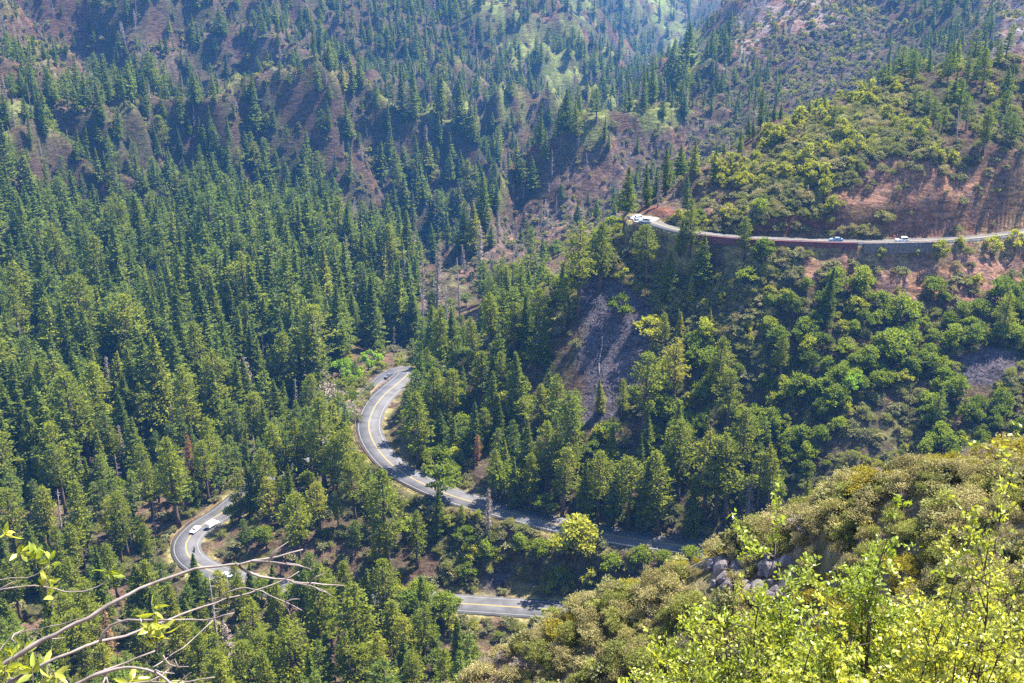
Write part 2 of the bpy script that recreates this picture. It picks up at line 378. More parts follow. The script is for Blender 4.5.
M['glass'] = plain('dark_window_glass', (.02, .025, .03), .08, 0, 0, 1, .6)
M['tyre'] = plain('tyre_rubber', (.02, .02, .02), .9)
M['rim'] = plain('wheel_rim', (.45, .45, .46), .4, .6)
M['lamp'] = plain('lamp_lens', (.75, .75, .7), .2)
M['tail'] = plain('tail_lens', (.5, .03, .02), .3)
M['black'] = plain('black_paint', (.03, .03, .035), .45)
M['cloth'] = plain('dark_riding_suit', (.04, .042, .05), .9)
M['helmet'] = plain('helmet_shell', (.05, .05, .055), .25)

# ------------------------------------------------------------------ mesh helpers
def mesh_np(name, V, faces, mat, tint=None, smooth_=False, mats=None, mi=None):
    me = bpy.data.meshes.new(name)
    V = np.asarray(V, np.float32)
    if isinstance(faces, np.ndarray):
        nf, k = faces.shape
        me.vertices.add(len(V)); me.vertices.foreach_set('co', V.ravel())
        me.loops.add(nf * k); me.loops.foreach_set('vertex_index', faces.astype(np.int32).ravel())
        me.polygons.add(nf); me.polygons.foreach_set('loop_start', np.arange(0, nf * k, k, dtype=np.int32))
        me.polygons.foreach_set('loop_total', np.full(nf, k, np.int32))
    else:
        me.from_pydata([tuple(v) for v in V], [], faces)
    for mm in (mats or [mat]): me.materials.append(mm)
    if mi is not None: me.polygons.foreach_set('material_index', np.asarray(mi, np.int32))
    if tint is not None:
        a = me.attributes.new('tint', 'FLOAT', 'FACE'); a.data.foreach_set('value', np.asarray(tint, np.float32))
    if smooth_: me.polygons.foreach_set('use_smooth', np.ones(len(me.polygons), bool))
    me.update(calc_edges=True)
    return me
def link(name, me, parent=None, **props):
    o = bpy.data.objects.new(name, me); COL.objects.link(o)
    if parent is not None: o.parent = parent
    for k, v in props.items(): o[k] = v
    return o
def empty(name, loc, rz=0.0, s=1.0, **props):
    o = bpy.data.objects.new(name, None); COL.objects.link(o)
    o.empty_display_size = 0.5
    o.location = loc; o.rotation_euler = (0, 0, rz); o.scale = (s, s, s) if not hasattr(s, '__len__') else s
    for k, v in props.items(): o[k] = v
    return o
def tube(pts, rad, n=6, cap=True):
    """tapered tube along a polyline -> V, faces(list of quads + caps)"""
    pts = np.asarray(pts, float); rad = np.asarray(rad, float) * np.ones(len(pts))
    T = np.gradient(pts, axis=0); T /= np.linalg.norm(T, axis=1)[:, None] + 1e-9
    ref = np.array([0, 0, 1.0]) if abs(T[:, 2]).mean() < .8 else np.array([1.0, 0, 0])
    A = np.cross(T, ref); A /= np.linalg.norm(A, axis=1)[:, None] + 1e-9
    B = np.cross(T, A)
    th = np.arange(n) * 2 * math.pi / n
    V = (pts[:, None] + rad[:, None, None] * (np.cos(th)[None, :, None] * A[:, None] + np.sin(th)[None, :, None] * B[:, None])).reshape(-1, 3)
    F = []
    for i in range(len(pts) - 1):
        for k in range(n):
            F.append((i * n + k, i * n + (k + 1) % n, (i + 1) * n + (k + 1) % n, (i + 1) * n + k))
    if cap:
        F.append(tuple(range(n - 1, -1, -1))); F.append(tuple((len(pts) - 1) * n + k for k in range(n)))
    return V, F
class Bag:
    def __init__(s): s.V = []; s.F = []; s.n = 0
    def add(s, V, F):
        s.V.append(np.asarray(V, float)); s.F += [tuple(i + s.n for i in f) for f in F]; s.n += len(V); return s
    def tube(s, p, r, n=6, cap=True): return s.add(*tube(p, r, n, cap))
    def box(s, c, d, rz=0.0, taper=1.0):
        x, y, z = d[0] / 2, d[1] / 2, d[2] / 2
        V = np.array([(a * x * (taper if e > 0 else 1), b * y * (taper if e > 0 else 1), e * z) for e in (-1, 1) for a, b in ((-1, -1), (1, -1), (1, 1), (-1, 1))])
        if rz: V = V @ np.array([[math.cos(rz), math.sin(rz), 0], [-math.sin(rz), math.cos(rz), 0], [0, 0, 1]])
        return s.add(V + np.array(c), [(3, 2, 1, 0), (4, 5, 6, 7), (0, 1, 5, 4), (1, 2, 6, 5), (2, 3, 7, 6), (3, 0, 4, 7)])
    def prism(s, prof, y0, y1):
        """side profile (x, z) extruded across y"""
        n = len(prof)
        V = [(x, y0, z) for x, z in prof] + [(x, y1, z) for x, z in prof]
        F = [tuple(range(n)), tuple(range(2 * n - 1, n - 1, -1))] + [(i, n + i, n + (i + 1) % n, (i + 1) % n) for i in range(n)]
        return s.add(V, F)
    def mesh(s, name, mat, smooth_=False, bevel=0.0):
        me = mesh_np(name, np.vstack(s.V), s.F, mat, None, smooth_)
        if bevel:
            bm = bmesh.new(); bm.from_mesh(me); bmesh.ops.recalc_face_normals(bm, faces=bm.faces)
            bmesh.ops.bevel(bm, geom=list(bm.edges), offset=bevel, segments=2, affect='EDGES'); bm.to_mesh(me); bm.free()
        return me

def rand_dirs(n):
    v = rng.normal(size=(n, 3)); return v / (np.linalg.norm(v, axis=1)[:, None] + 1e-9)
def blades(Cn, Dv, L, Wd, tint):
    """rhombic leaf faces: centre, long direction, half length, half width"""
    n = len(Cn)
    S = np.cross(Dv, rand_dirs(n)); S /= np.linalg.norm(S, axis=1)[:, None] + 1e-9
    L = np.asarray(L)[:, None] * Dv; S = np.asarray(Wd)[:, None] * S
    V = np.stack([Cn - L, Cn + S - .1 * L, Cn + L, Cn - S + .1 * L], 1).reshape(-1, 3)
    return V, np.arange(4 * n).reshape(-1, 4), tint

# ------------------------------------------------------------------ tree kinds (20 m tall as modelled)
def conifer(H, Rm, h0, kind, dens=1.0, size=1.0):
    """returns crown (V, F, tint), trunk (V, F)"""
    lean = rng.normal(0, .012, 2) * H
    def axis(t): return np.stack([lean[0] * t * t, lean[1] * t * t, H * t], -1)
    tt = np.linspace(0, .985, 8)
    tr = .017 * H * (1 - tt) ** .8 + .03
    tr[0] *= 1.35
    tV, tF = tube(axis(tt), tr, 7)
    Cs, Ds, Ls, Ws, Ts = [], [], [], [], []
    br = Bag(); nbr = 0
    step = (.030 if kind == 'fir' else .036) / math.sqrt(dens)
    t = h0
    gap = rng.uniform(0, 2 * math.pi)
    while t < .985:
        q = (t - h0) / (1 - h0)
        if kind == 'fir':
            prof = (1 - q) ** .95 * min(1, .6 + 2.2 * q)
        elif kind == 'round':
            prof = min(1, .55 + 1.7 * q) * (1 - q ** 2.2) ** .75
        else:
            prof = min(1, .5 + 1.8 * q) * (1 - q ** 1.7) ** .8
        nb = rng.integers(5, 8) if kind == 'fir' else rng.integers(4, 7)
        ph = rng.uniform(0, 6.28)
        for b in range(nb):
            if kind != 'fir' and rng.random() < .22 * (1 - .6 * q): continue
            az = ph + b * 6.283 / nb + rng.normal(0, .28)
            r = Rm * prof * rng.uniform(.62, 1.16) * (1 + .16 * math.cos(az - gap))
            if r < .12: r = .12
            base = axis(t + rng.normal(0, .006))
            dirn = np.array([math.cos(az), math.sin(az), 0])
            if kind == 'fir': rise = lambda s: (-.30 * s + .17 * s * s) * r + (.55 * q) * r * s
            else: rise = lambda s: (.05 * s + .26 * s * s - .2 * (1 - q) * s + .45 * q * s) * r
            if nbr < 46 and kind != 'fir' and r > .9:
                s_ = np.array([0, .5, .95]); p = base + dirn * (s_ * r)[:, None] + np.array([0, 0, 1]) * np.array([rise(x) for x in s_])[:, None]
                V, F = tube(p, [.07, .05, .02], 3, False); br.add(V, F); nbr += 1
            nc = max(1, int(round((1.2 + r * 1.5) * (1.0 if kind == 'fir' else .8))))
            for c in range(nc):
                s = (.28 + .74 * (c + rng.uniform(.2, .8)) / nc) if kind == 'fir' else (.42 + .6 * (c + rng.uniform(.2, .8)) / nc)
                cp = base + dirn * s * r + np.array([0, 0, rise(s)])
                k = int(7 * (1.0 if kind == 'fir' else 1.35) * dens ** .5) + 1
                rad = (.09 + .25 * r * (1 - .4 * s)) if kind == 'fir' else (.26 + .16 * r * (1 - .4 * s)) * 1.1
                o = rng.normal(0, 1, (k, 3)) * np.array([rad, rad, rad * .52]) * .75
                Cs.append(cp + o)
                d = dirn[None] * rng.uniform(.4, 1.1, (k, 1)) + rng.normal(0, .55, (k, 3)) + np.array([0, 0, -.12 if kind == 'fir' else .25])
                Ds.append(d / np.linalg.norm(d, axis=1)[:, None])
                ln = rng.uniform(.22, .44, k) * (1 + (size - 1) * (1 - q) ** .6) * (.6 + .4 * (1 - q))
                Ls.append(ln); Ws.append(ln * rng.uniform(.32, .55, k))
                Ts.append(np.clip(rng.normal(rng.uniform(.25, .75), .18, k), 0, 1))
        t += step * rng.uniform(.75, 1.25) * (1.25 - .5 * q)
    k = 10; cp = axis(np.linspace(.93, 1.0, k)); Cs.append(cp); Ds.append(np.tile([0, 0, 1.0], (k, 1)) + rng.normal(0, .35, (k, 3)))
    Ls.append(np.full(k, .3)); Ws.append(np.full(k, .12)); Ts.append(np.full(k, .6))
    V, F, T = blades(np.vstack(Cs), np.vstack(Ds), np.concatenate(Ls), np.concatenate(Ws), np.concatenate(Ts))
    if br.n:
        tF = list(tF) + [tuple(i + len(tV) for i in f) for f in br.F]; tV = np.vstack([tV] + br.V)
    return (V, F, T), (tV, tF)

def broadleaf(H, Rm, nl, leaf, per, h0=.22, squash=.8, trunk_r=None):
    """several uneven leaf masses on a forked stem"""
    Cs, Ds, Ls, Ws, Ts = [], [], [], [], []
    bag = Bag(); tr = trunk_r or .02 * H + .04
    fork = np.array([rng.normal(0, .05) * Rm, rng.normal(0, .05) * Rm, H * h0])
    bag.tube([(0, 0, -.3), fork * .5, fork], [tr * 1.3, tr, tr * .85], 6)
    for i in range(nl):
        a = i * 2.4 + rng.normal(0, .5); q = (i + .5) / nl
        zc = H * (h0 + .12 + (.80 - h0 - .12) * q)
        rc = Rm * .72 * math.sin(math.pi * min(.95, .22 + .72 * q)) * rng.uniform(.55, 1.1)
        lr = Rm * rng.uniform(.22, .55)
        c = np.array([math.cos(a) * rc, math.sin(a) * rc, zc])
        bag.tube([fork, fork * .45 + c * .55 + np.array([0, 0, -.08 * H]) * .5, c], [tr * .6, tr * .36, tr * .12], 4, False)
        k = int(per * (lr / (Rm * .4)) ** 2)
        d = rand_dirs(k); d[:, 2] = np.where(d[:, 2] < -.35, -d[:, 2] * .6, d[:, 2])
        clump = (fbm(d[:, 0] * 2.2 + i * 7, d[:, 1] * 2.2 + d[:, 2] * 1.7, 2, 5 + i) * .38)
        rad = lr * (.70 + 1.5 * clump + rng.normal(0, .17, k)); rad = np.clip(rad, .1 * lr, 1.55 * lr)
        Cs.append(c + d * rad[:, None] * np.array([1, 1, squash]))
        dd = d * .6 + rng.normal(0, .8, (k, 3)); Ds.append(dd / np.linalg.norm(dd, axis=1)[:, None])
        ln = leaf * rng.uniform(.7, 1.4, k); Ls.append(ln); Ws.append(ln * rng.uniform(.5, .75, k))
        Ts.append(np.clip(.5 + rng.normal(0, .13) + clump * .5 + rng.normal(0, .16, k), 0, 1))
    V, F, T = blades(np.vstack(Cs), np.vstack(Ds), np.concatenate(Ls), np.concatenate(Ws), np.concatenate(Ts))
    return (V, F, T), (np.vstack(bag.V), bag.F)

def snag(H, twigs, spread=1.0):
    """standing dead tree: trunk and bare limbs (crown = fine twigs)"""
    lean = rng.normal(0, .03, 2) * H
    tt = np.linspace(0, 1, 7); ax = np.stack([lean[0] * tt ** 2, lean[1] * tt ** 2, H * tt], 1)
    bag = Bag().tube(ax, .014 * H * (1 - tt) ** .7 + .04, 6)
    tw = Bag()
    for i in range(twigs):
        t = rng.uniform(.22, .97); az = rng.uniform(0, 6.28); r = H * .12 * spread * (1.12 - t) ** .7 * rng.uniform(.5, 1.2)
        b = np.array([lean[0] * t * t, lean[1] * t * t, H * t]); d = np.array([math.cos(az), math.sin(az), rng.uniform(-.35, .3)])
        m = b + d * r * .55 + np.array([0, 0, -.04 * r]); e = b + d * r
        tw.tube([b, m, e], [.05, .035, .012], 3, False)
        for j in range(3):
            s = rng.uniform(.3, .95); q = b + d * r * s; d2 = d + rng.normal(0, .7, 3)
            tw.tube([q, q + d2 * r * .3], [.022, .008], 3, False)
    return (np.vstack(tw.V), tw.F, rng.uniform(.2, .8, len(tw.F))), (np.vstack(bag.V), bag.F)

PROTO = {}
def make_proto(kind, name, crown, trunk, leafmat, barkmat):
    c = mesh_np(name + '_crown', crown[0], crown[1], leafmat, crown[2])
    t = mesh_np(name + '_trunk', trunk[0], trunk[1], barkmat, None, True)
    PROTO.setdefault(kind, []).append((c, t))
for i in range(6): make_proto('pine', 'pine', *conifer(20, rng.uniform(2.5, 3.3), rng.uniform(.22, .36), 'pine', 1.0, 1.0), M['pine'], M['bark'])
for i in range(2): make_proto('pine', 'pine', *conifer(20, 3.1, .42, 'round', 1.0, 1.0), M['pine'], M['bark'])
for i in range(8): make_proto('fir', 'fir', *conifer(20, (2.2, 2.5, 2.8, 3.1, 3.5, 2.6, 3.0, 3.9)[i], rng.uniform(.05, .18), 'fir', 1.0, 1.0), M['fir'], M['darkbark'])
for i in range(3): make_proto('smallfir', 'smallfir', *conifer(9, rng.uniform(1.7, 2.2), .05, 'fir', .55, 1.0), M['juniper'], M['darkbark'])
for i in range(2): make_proto('brown', 'brown', *conifer(20, 2.6, .2, 'pine', .7, 1.0), M['browning'], M['bark'])
for i in range(5): make_proto('oak', 'oak', *broadleaf(8, 3.9, int(rng.integers(8, 12)), .26, 190), M['oak'], M['darkbark'])
for i in range(2): make_proto('bright', 'bright', *broadleaf(9, 4.0, 10, .27, 200), M['bright'], M['darkbark'])
for i in range(4): make_proto('juniper', 'juniper', *broadleaf(5, 2.1, int(rng.integers(6, 9)), .17, 190, .1, 1.0), M['juniper'], M['darkbark'])
for i in range(4): make_proto('scrub', 'scrub', *broadleaf(2.2, 1.9, int(rng.integers(6, 9)), .15, 120, .1, .75, .05), M['scrub'], M['deadwood'])
for i in range(4): make_proto('greyscrub', 'greyscrub', *broadleaf(2.2, 1.75, int(rng.integers(8, 11)), .055, 420, .1, .8, .05), M['greyscrub'], M['deadwood'])
for i in range(3): make_proto('greenscrub', 'greenscrub', *broadleaf(2.2, 1.75, int(rng.integers(8, 11)), .06, 420, .1, .8, .05), M['greenscrub'], M['deadwood'])
for i in range(3): make_proto('yellowscrub', 'yellowscrub', *broadleaf(1.3, 1.5, int(rng.integers(7, 9)), .05, 380, .1, .7, .04), M['yellowscrub'], M['deadwood'])
for i in range(4): make_proto('snag', 'snag', *snag(18, 46), M['deadtwig'], M['deadwood'])
make_proto('brownsnag', 'brownsnag', *conifer(20, 1.5, .18, 'pine', .55, .9), M['deadtwig'], M['deadwood'])
for i in range(2): make_proto('bareshrub', 'bareshrub', *broadleaf(5, 3.0, 9, .13, 110, .1, .8, .06), M['deadtwig'], M['deadwood'])

# light versions for the masses that nobody could count
FARCOL = bpy.data.collections.new('distant plants')       # never linked: a store of shapes for the far masses
def far_proto(name, crown, trunk, lm, bm_):
    n = len(crown[0]); F = [tuple(f) for f in np.asarray(crown[1]).tolist()] if isinstance(crown[1], np.ndarray) else list(crown[1])
    F2 = [tuple(i + n for i in f) for f in trunk[1]]
    V = np.vstack([crown[0], trunk[0]])
    T = np.r_[crown[2], np.full(len(F2), .5)]
    me = mesh_np(name, V, F + F2, None, T, False, [lm, bm_], [0] * len(F) + [1] * len(F2))
    o = bpy.data.objects.new(name, me); FARCOL.objects.link(o)
far_i = {}
def far_add(kind, *a):
    far_i.setdefault(kind, []).append(len(FARCOL.objects)); far_proto('%03d_' % len(FARCOL.objects) + kind, *a)
for i in range(7): far_add('fir', *conifer(20, (2.1, 2.5, 2.9, 3.3, 3.8, 2.7, 3.1)[i], rng.uniform(.05, .2), 'fir', .42, 1.6), M['far'], M['darkbark'])
for i in range(5): far_add('pine', *conifer(20, (2.2, 2.6, 3.0, 3.5, 2.8)[i], rng.uniform(.2, .4), 'pine' if i < 4 else 'round', .42, 1.6), M['far'], M['bark'])
for i in range(2): far_add('snag', *snag(17, 30), M['deadtwig'], M['deadwood'])
far_add('brown', *conifer(20, 2.3, .2, 'pine', .3, 1.6), M['deadtwig'], M['deadwood'])
for i in range(3): far_add('scrub', *broadleaf(2.4, 2.1, 7, .2, 95, .1, .7, .05), M['scrub'], M['deadwood'])
for i in range(2): far_add('oak', *broadleaf(8, 3.9, 9, .36, 150), M['oak'], M['darkbark'])
for i in range(2): far_add('juniper', *broadleaf(5, 2.1, 7, .24, 120, .1, 1.0), M['juniper'], M['darkbark'])
for i in range(2): far_add('greyscrub', *broadleaf(2.0, 1.8, 9, .075, 330, .1, .8, .05), M['greyscrub'], M['deadwood'])
for i in range(2): far_add('yellowscrub', *broadleaf(1.3, 1.6, 8, .07, 300, .1, .7, .04), M['yellowscrub'], M['deadwood'])
for i in range(2): far_add('greenscrub', *broadleaf(2.2, 1.9, 9, .08, 300, .1, .8, .05), M['greenscrub'], M['deadwood'])

def mass(name, label, cat, pts, group=None):
    """one object of kind stuff: instances on its own points; pts rows: x y z rot scale variant"""
    pts = np.asarray(pts, float)
    me = bpy.data.meshes.new(name); me.vertices.add(len(pts)); me.vertices.foreach_set('co', pts[:, :3].astype(np.float32).ravel())
    a = me.attributes.new('rot', 'FLOAT_VECTOR', 'POINT'); a.data.foreach_set('vector', np.c_[rng.normal(0, .045, (len(pts), 2)), pts[:, 3]].astype(np.float32).ravel())
    a = me.attributes.new('scl', 'FLOAT_VECTOR', 'POINT')
    s = pts[:, 4]; w = s * rng.uniform(.72, 1.32, len(s)) * (1.3 if name == 'far_forest' else 1.0)
    a.data.foreach_set('vector', np.c_[w, w, s].astype(np.float32).ravel())
    a = me.attributes.new('variant', 'INT', 'POINT'); a.data.foreach_set('value', pts[:, 5].astype(np.int32))
    o = link(name, me, None, kind='stuff', label=label, category=cat)
    g = bpy.data.node_groups.new(name, 'GeometryNodeTree')
    g.interface.new_socket('Geometry', in_out='INPUT', socket_type='NodeSocketGeometry'); g.interface.new_socket('Geometry', in_out='OUTPUT', socket_type='NodeSocketGeometry')
    N, L = g.nodes.new, g.links.new
    gi, go = N('NodeGroupInput'), N('NodeGroupOutput')
    iop = N('GeometryNodeInstanceOnPoints'); ci = N('GeometryNodeCollectionInfo'); ci.inputs['Collection'].default_value = FARCOL
    ci.inputs['Separate Children'].default_value = True; ci.inputs['Reset Children'].default_value = True
    def na(n, t):
        x = N('GeometryNodeInputNamedAttribute'); x.data_type = t; x.inputs['Name'].default_value = n
        return [s for s in x.outputs if s.enabled][0]
    L(gi.outputs[0], iop.inputs['Points']); L(ci.outputs[0], iop.inputs['Instance']); iop.inputs['Pick Instance'].default_value = True
    L(na('variant', 'INT'), iop.inputs['Instance Index']); L(na('rot', 'FLOAT_VECTOR'), iop.inputs['Rotation']); L(na('scl', 'FLOAT_VECTOR'), iop.inputs['Scale'])
    L(iop.outputs[0], go.inputs[0])
    md = o.modifiers.new('scatter', 'NODES'); md.node_group = g
    return o

# ------------------------------------------------------------------ the ground sheet
def lerp(a, b, t): return a + (b - a) * t[..., None]
def land_colour():
    U, V_, D = project(np.stack([GX, GY, GZ], -1))
    cov = cover(U, V_, 30.0, GX, GY); rg = rr[:, None] * np.ones_like(GX)
    a = fbm(GX / 24, GY / 24, 4, 71) * .5 + .5; b = fbm(GX / 5, GY / 5, 3, 73) * .5 + .5; c = fbm(GX / 2.2, GY / 2.2, 2, 75) * .5 + .5
    soil = np.array([.115, .075, .055]); litter = np.array([.085, .07, .045]); red = np.array([.14, .075, .05]); rock = np.array([.115, .09, .088])
    grass = np.array([.27, .33, .075]); dry = np.array([.20, .17, .085]); green = np.array([.07, .085, .03]); tal = np.array([.10, .085, .10]); pale = np.array([.26, .215, .19])
    base = lerp(np.broadcast_to(litter, GX.shape + (3,)), soil, smooth(.35, .6, a))
    base = lerp(base, green, smooth(.5, .66, b) * .6)
    m = lambda ch: blur((cov == ord(ch)).astype(float) * (rg > 200), 4)
    r_ = m('r') * smooth(.36, .56, a)
    base = lerp(base, red, r_ * .7 * np.where(U < 380, 1, .45)); base = lerp(base, rock, m('r') * smooth(.52, .62, b) * .8)
    base = lerp(base, dry, m('r') * smooth(.6, .72, c) * .5)
    base = lerp(base, grass, m('m') * smooth(.3, .55, b)); base = lerp(base, dry, m('b') * smooth(.52, .66, b) * .55)
    base = lerp(base, red, m('b') * smooth(.56, .7, a) * .5)
    base = lerp(base, rock, m('s') * smooth(.34, .5, b) * .9); base = lerp(base, red, m('s') * smooth(.56, .7, a) * .4); base = lerp(base, np.array([.25, .155, .105]), m('s') * smooth(.58, .68, c) * .8)
    ck = m('c'); upper = (V_ > 140).astype(float)
    crock = lerp(np.broadcast_to(np.array([.27, .145, .105]), GX.shape + (3,)), np.array([.34, .18, .115]), smooth(.4, .65, b))
    crock = lerp(crock, np.array([.24, .155, .10]), smooth(.55, .9, strata) * .6)
    crock = lerp(crock, np.array([.12, .09, .09]), smooth(.55, .7, c) * .7)
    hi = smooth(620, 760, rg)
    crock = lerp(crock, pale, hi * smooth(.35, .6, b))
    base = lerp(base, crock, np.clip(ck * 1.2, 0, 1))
    tk = np.clip(m('t') * 1.3, 0, 1)
    base = lerp(base, tal * 1.0 + 0 * base, tk)
    cm = np.maximum(smooth(.40, .62, SPUR), smooth(.86, .97, SIDE)) * smooth(680, 850, rg) * (U < 700)  # bright grass and red soil on crests; sunlit look painted on sun-facing slopes
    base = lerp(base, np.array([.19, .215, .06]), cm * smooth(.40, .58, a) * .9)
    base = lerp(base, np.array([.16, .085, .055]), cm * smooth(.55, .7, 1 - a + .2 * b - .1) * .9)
    # the spur face behind: bare purple brown rock
    g = ((rg > 600) & (U > 400) & (cov == ord('r'))).astype(float); g = blur(g, 3)
    base = lerp(base, rock, g * smooth(.42, .6, b) * .7)
    # upper road cut: red band just above the carriageway
    up = ROADS['upper'][0]
    band = ((GZ > -115.2) & (GZ < -108) & (GDIST < 9) & (GDIST > .2)).astype(float); band = blur(band, 1)
    base = lerp(base, np.array([.17, .07, .05]), band * .7)
    # verges: dry grass and gravel by the carriageways
    vg = np.exp(-np.clip(GDIST - 1.0, 0, None) / 2.2) * (GDIST < 14) * (1 - band)
    base = lerp(base, np.array([.27, .23, .10]), vg * smooth(.3, .55, b) * .8)
    # near ridge
    nr = 1 - smooth(150, 200, rg)
    near = lerp(np.broadcast_to(np.array([.21, .165, .11]), GX.shape + (3,)), np.array([.30, .22, .155]), smooth(.45, .65, b))
    near = lerp(near, np.array([.16, .15, .06]), smooth(.5, .65, c) * .6)
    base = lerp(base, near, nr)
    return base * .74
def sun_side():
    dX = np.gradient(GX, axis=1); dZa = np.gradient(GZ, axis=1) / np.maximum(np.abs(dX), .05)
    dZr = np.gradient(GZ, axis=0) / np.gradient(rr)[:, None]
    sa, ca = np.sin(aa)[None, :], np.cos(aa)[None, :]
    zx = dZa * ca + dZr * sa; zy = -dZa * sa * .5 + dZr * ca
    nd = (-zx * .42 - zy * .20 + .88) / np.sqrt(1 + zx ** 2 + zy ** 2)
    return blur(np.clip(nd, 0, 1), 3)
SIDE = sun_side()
LC = land_colour()
def build_ground():
    n = NR * NA
    V = np.stack([GX, GY, GZ], -1).reshape(-1, 3)
    I = np.arange(n).reshape(NR, NA)
    Fq = np.stack([I[:-1, :-1], I[:-1, 1:], I[1:, 1:], I[1:, :-1]], -1).reshape(-1, 4)[:, ::-1]
    m, nt, out = new_mat('hillside_soil')
    N, L = nt.nodes.new, nt.links.new
    at = N('ShaderNodeAttribute'); at.attribute_name = 'earth'
    tc = N('ShaderNodeTexCoord')
    n1 = N('ShaderNodeTexNoise'); n1.inputs['Scale'].default_value = .9; n1.inputs['Detail'].default_value = 8; n1.inputs['Roughness'].default_value = .65
    n2 = N('ShaderNodeTexVoronoi'); n2.inputs['Scale'].default_value = 1.1; n2.inputs['Randomness'].default_value = 1
    L(tc.outputs['Object'], n1.inputs['Vector']); L(tc.outputs['Object'], n2.inputs['Vector'])
    r1 = N('ShaderNodeMapRange'); r1.inputs['From Min'].default_value = .3; r1.inputs['From Max'].default_value = .72; r1.inputs['To Min'].default_value = .55; r1.inputs['To Max'].default_value = 1.5
    L(n1.outputs['Fac'], r1.inputs['Value'])
    r2 = N('ShaderNodeMapRange'); r2.inputs['From Max'].default_value = .9; r2.inputs['To Min'].default_value = 1.2; r2.inputs['To Max'].default_value = .75
    L(n2.outputs['Distance'], r2.inputs['Value'])
    mu = N('ShaderNodeMath'); mu.operation = 'MULTIPLY'; L(r1.outputs[0], mu.inputs[0]); L(r2.outputs[0], mu.inputs[1])
    mp = N('ShaderNodeMapping'); mp.inputs['Scale'].default_value = (.16, .16, .55); L(tc.outputs['Object'], mp.inputs['Vector'])
    n3 = N('ShaderNodeTexNoise'); n3.inputs['Scale'].default_value = 1.0; n3.inputs['Detail'].default_value = 7; n3.inputs['Roughness'].default_value = .7; n3.inputs['Distortion'].default_value = .6
    L(mp.outputs[0], n3.inputs['Vector'])
    r3 = N('ShaderNodeMapRange'); r3.inputs['From Min'].default_value = .35; r3.inputs['From Max'].default_value = .66; r3.inputs['To Min'].default_value = .5; r3.inputs['To Max'].default_value = 1.5; L(n3.outputs['Fac'], r3.inputs['Value'])
    m3 = N('ShaderNodeMath'); m3.operation = 'MULTIPLY'; L(mu.outputs[0], m3.inputs[0]); L(r3.outputs[0], m3.inputs[1])
    sc = N('ShaderNodeVectorMath'); sc.operation = 'SCALE'; L(at.outputs['Color'], sc.inputs[0]); L(m3.outputs[0], sc.inputs['Scale'])
    b3 = N('ShaderNodeBump'); b3.inputs['Strength'].default_value = .8; b3.inputs['Distance'].default_value = 2.5; L(n3.outputs['Fac'], b3.inputs['Height'])
    bp = N('ShaderNodeBump'); bp.inputs['Strength'].default_value = .6; bp.inputs['Distance'].default_value = .5; L(n1.outputs['Fac'], bp.inputs['Height']); L(b3.outputs[0], bp.inputs['Normal'])
    d = N('ShaderNodeBsdfDiffuse'); d.inputs['Roughness'].default_value = .6; L(sc.outputs[0], d.inputs['Color']); L(bp.outputs[0], d.inputs['Normal']); L(d.outputs[0], out.inputs[0])
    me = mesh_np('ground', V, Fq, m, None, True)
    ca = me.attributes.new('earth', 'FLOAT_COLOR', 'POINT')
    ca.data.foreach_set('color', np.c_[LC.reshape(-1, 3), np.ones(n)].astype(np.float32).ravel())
    link('ground', me, None, kind='structure', label='canyon hillsides of red soil, rock and scree under the forest')
build_ground()

# ------------------------------------------------------------------ roads
def frame_of(pl):
    T = np.gradient(pl, axis=0); T[:, 2] = 0; T /= np.linalg.norm(T, axis=1)[:, None]
    return T, np.c_[-T[:, 1], T[:, 0], np.zeros(len(T))]         # tangent, left side
def ribbon(pl, o0, o1, z0, th=0.0):
    T, S = frame_of(pl); up = np.array([0, 0, 1.0]); n = len(pl)
    a = pl + S * o0 + up * z0; b = pl + S * o1 + up * z0
    if th <= 0:
        V = np.stack([a, b], 1).reshape(-1, 3)
        F = np.array([(2 * i, 2 * i + 2, 2 * i + 3, 2 * i + 1) for i in range(n - 1)]); return V, F
    V = np.stack([a, b, b - up * th, a - up * th], 1).reshape(-1, 3)
    F = []
    for i in range(n - 1):
        for k in range(4): F.append((4 * i + k, 4 * (i + 1) + k, 4 * (i + 1) + (k + 1) % 4, 4 * i + (k + 1) % 4))
    return V, np.array(F)
def road(name, key, label, wmark):
    pl, hw = ROADS[key]
    V, F = ribbon(pl, hw, -hw, 0, 1.2)
    o = link(name, mesh_np(name, V, F, M['asphalt'], None), None, kind='structure', label=label)
    for s in (.17, -.17):
        V, F = ribbon(pl, s + .10, s - .10, .02); link('centre_line', mesh_np('centre_line', V, F, M['yellowline']), o)
    for s in (hw - 1.1, -hw + 1.1) if key == 'lower' else ():
        V, F = ribbon(pl, s + .09, s - .09, .02); link('edge_line', mesh_np('edge_line', V, F, M['whiteline']), o)
    return o
road('switchback_road', 'lower', 'grey two lane road looping through the pines with a yellow centre line', 1)
road('upper_road', 'upper', 'grey road along the ledge below the red cut cliff', 1)
def lot():
    th = np.linspace(0, 2 * math.pi, 40, endpoint=False)
    rad = 5.3 + .7 * np.sin(3 * th + 1) + .3 * np.sin(7 * th)
    ring = np.stack([LOT[0, 0] + rad * np.cos(th), LOT[0, 1] + rad * np.sin(th), np.full(40, -114.985)], 1)
    V = np.vstack([ring, ring - np.array([0, 0, 1.2])]); n = 40
    F = [tuple(range(n))] + [(i, n + i, n + (i + 1) % n, (i + 1) % n) for i in range(n)]
    link('parking_pavement', mesh_np('parking_pavement', V, F, M['lotpave']), None, kind='structure', label='pale paved pull-out at the nose of the spur')
lot()
def nearest(key, p):
    pl = ROADS[key][0]; j = int(np.argmin((pl[:, 0] - p[0]) ** 2 + (pl[:, 1] - p[1]) ** 2)); return j
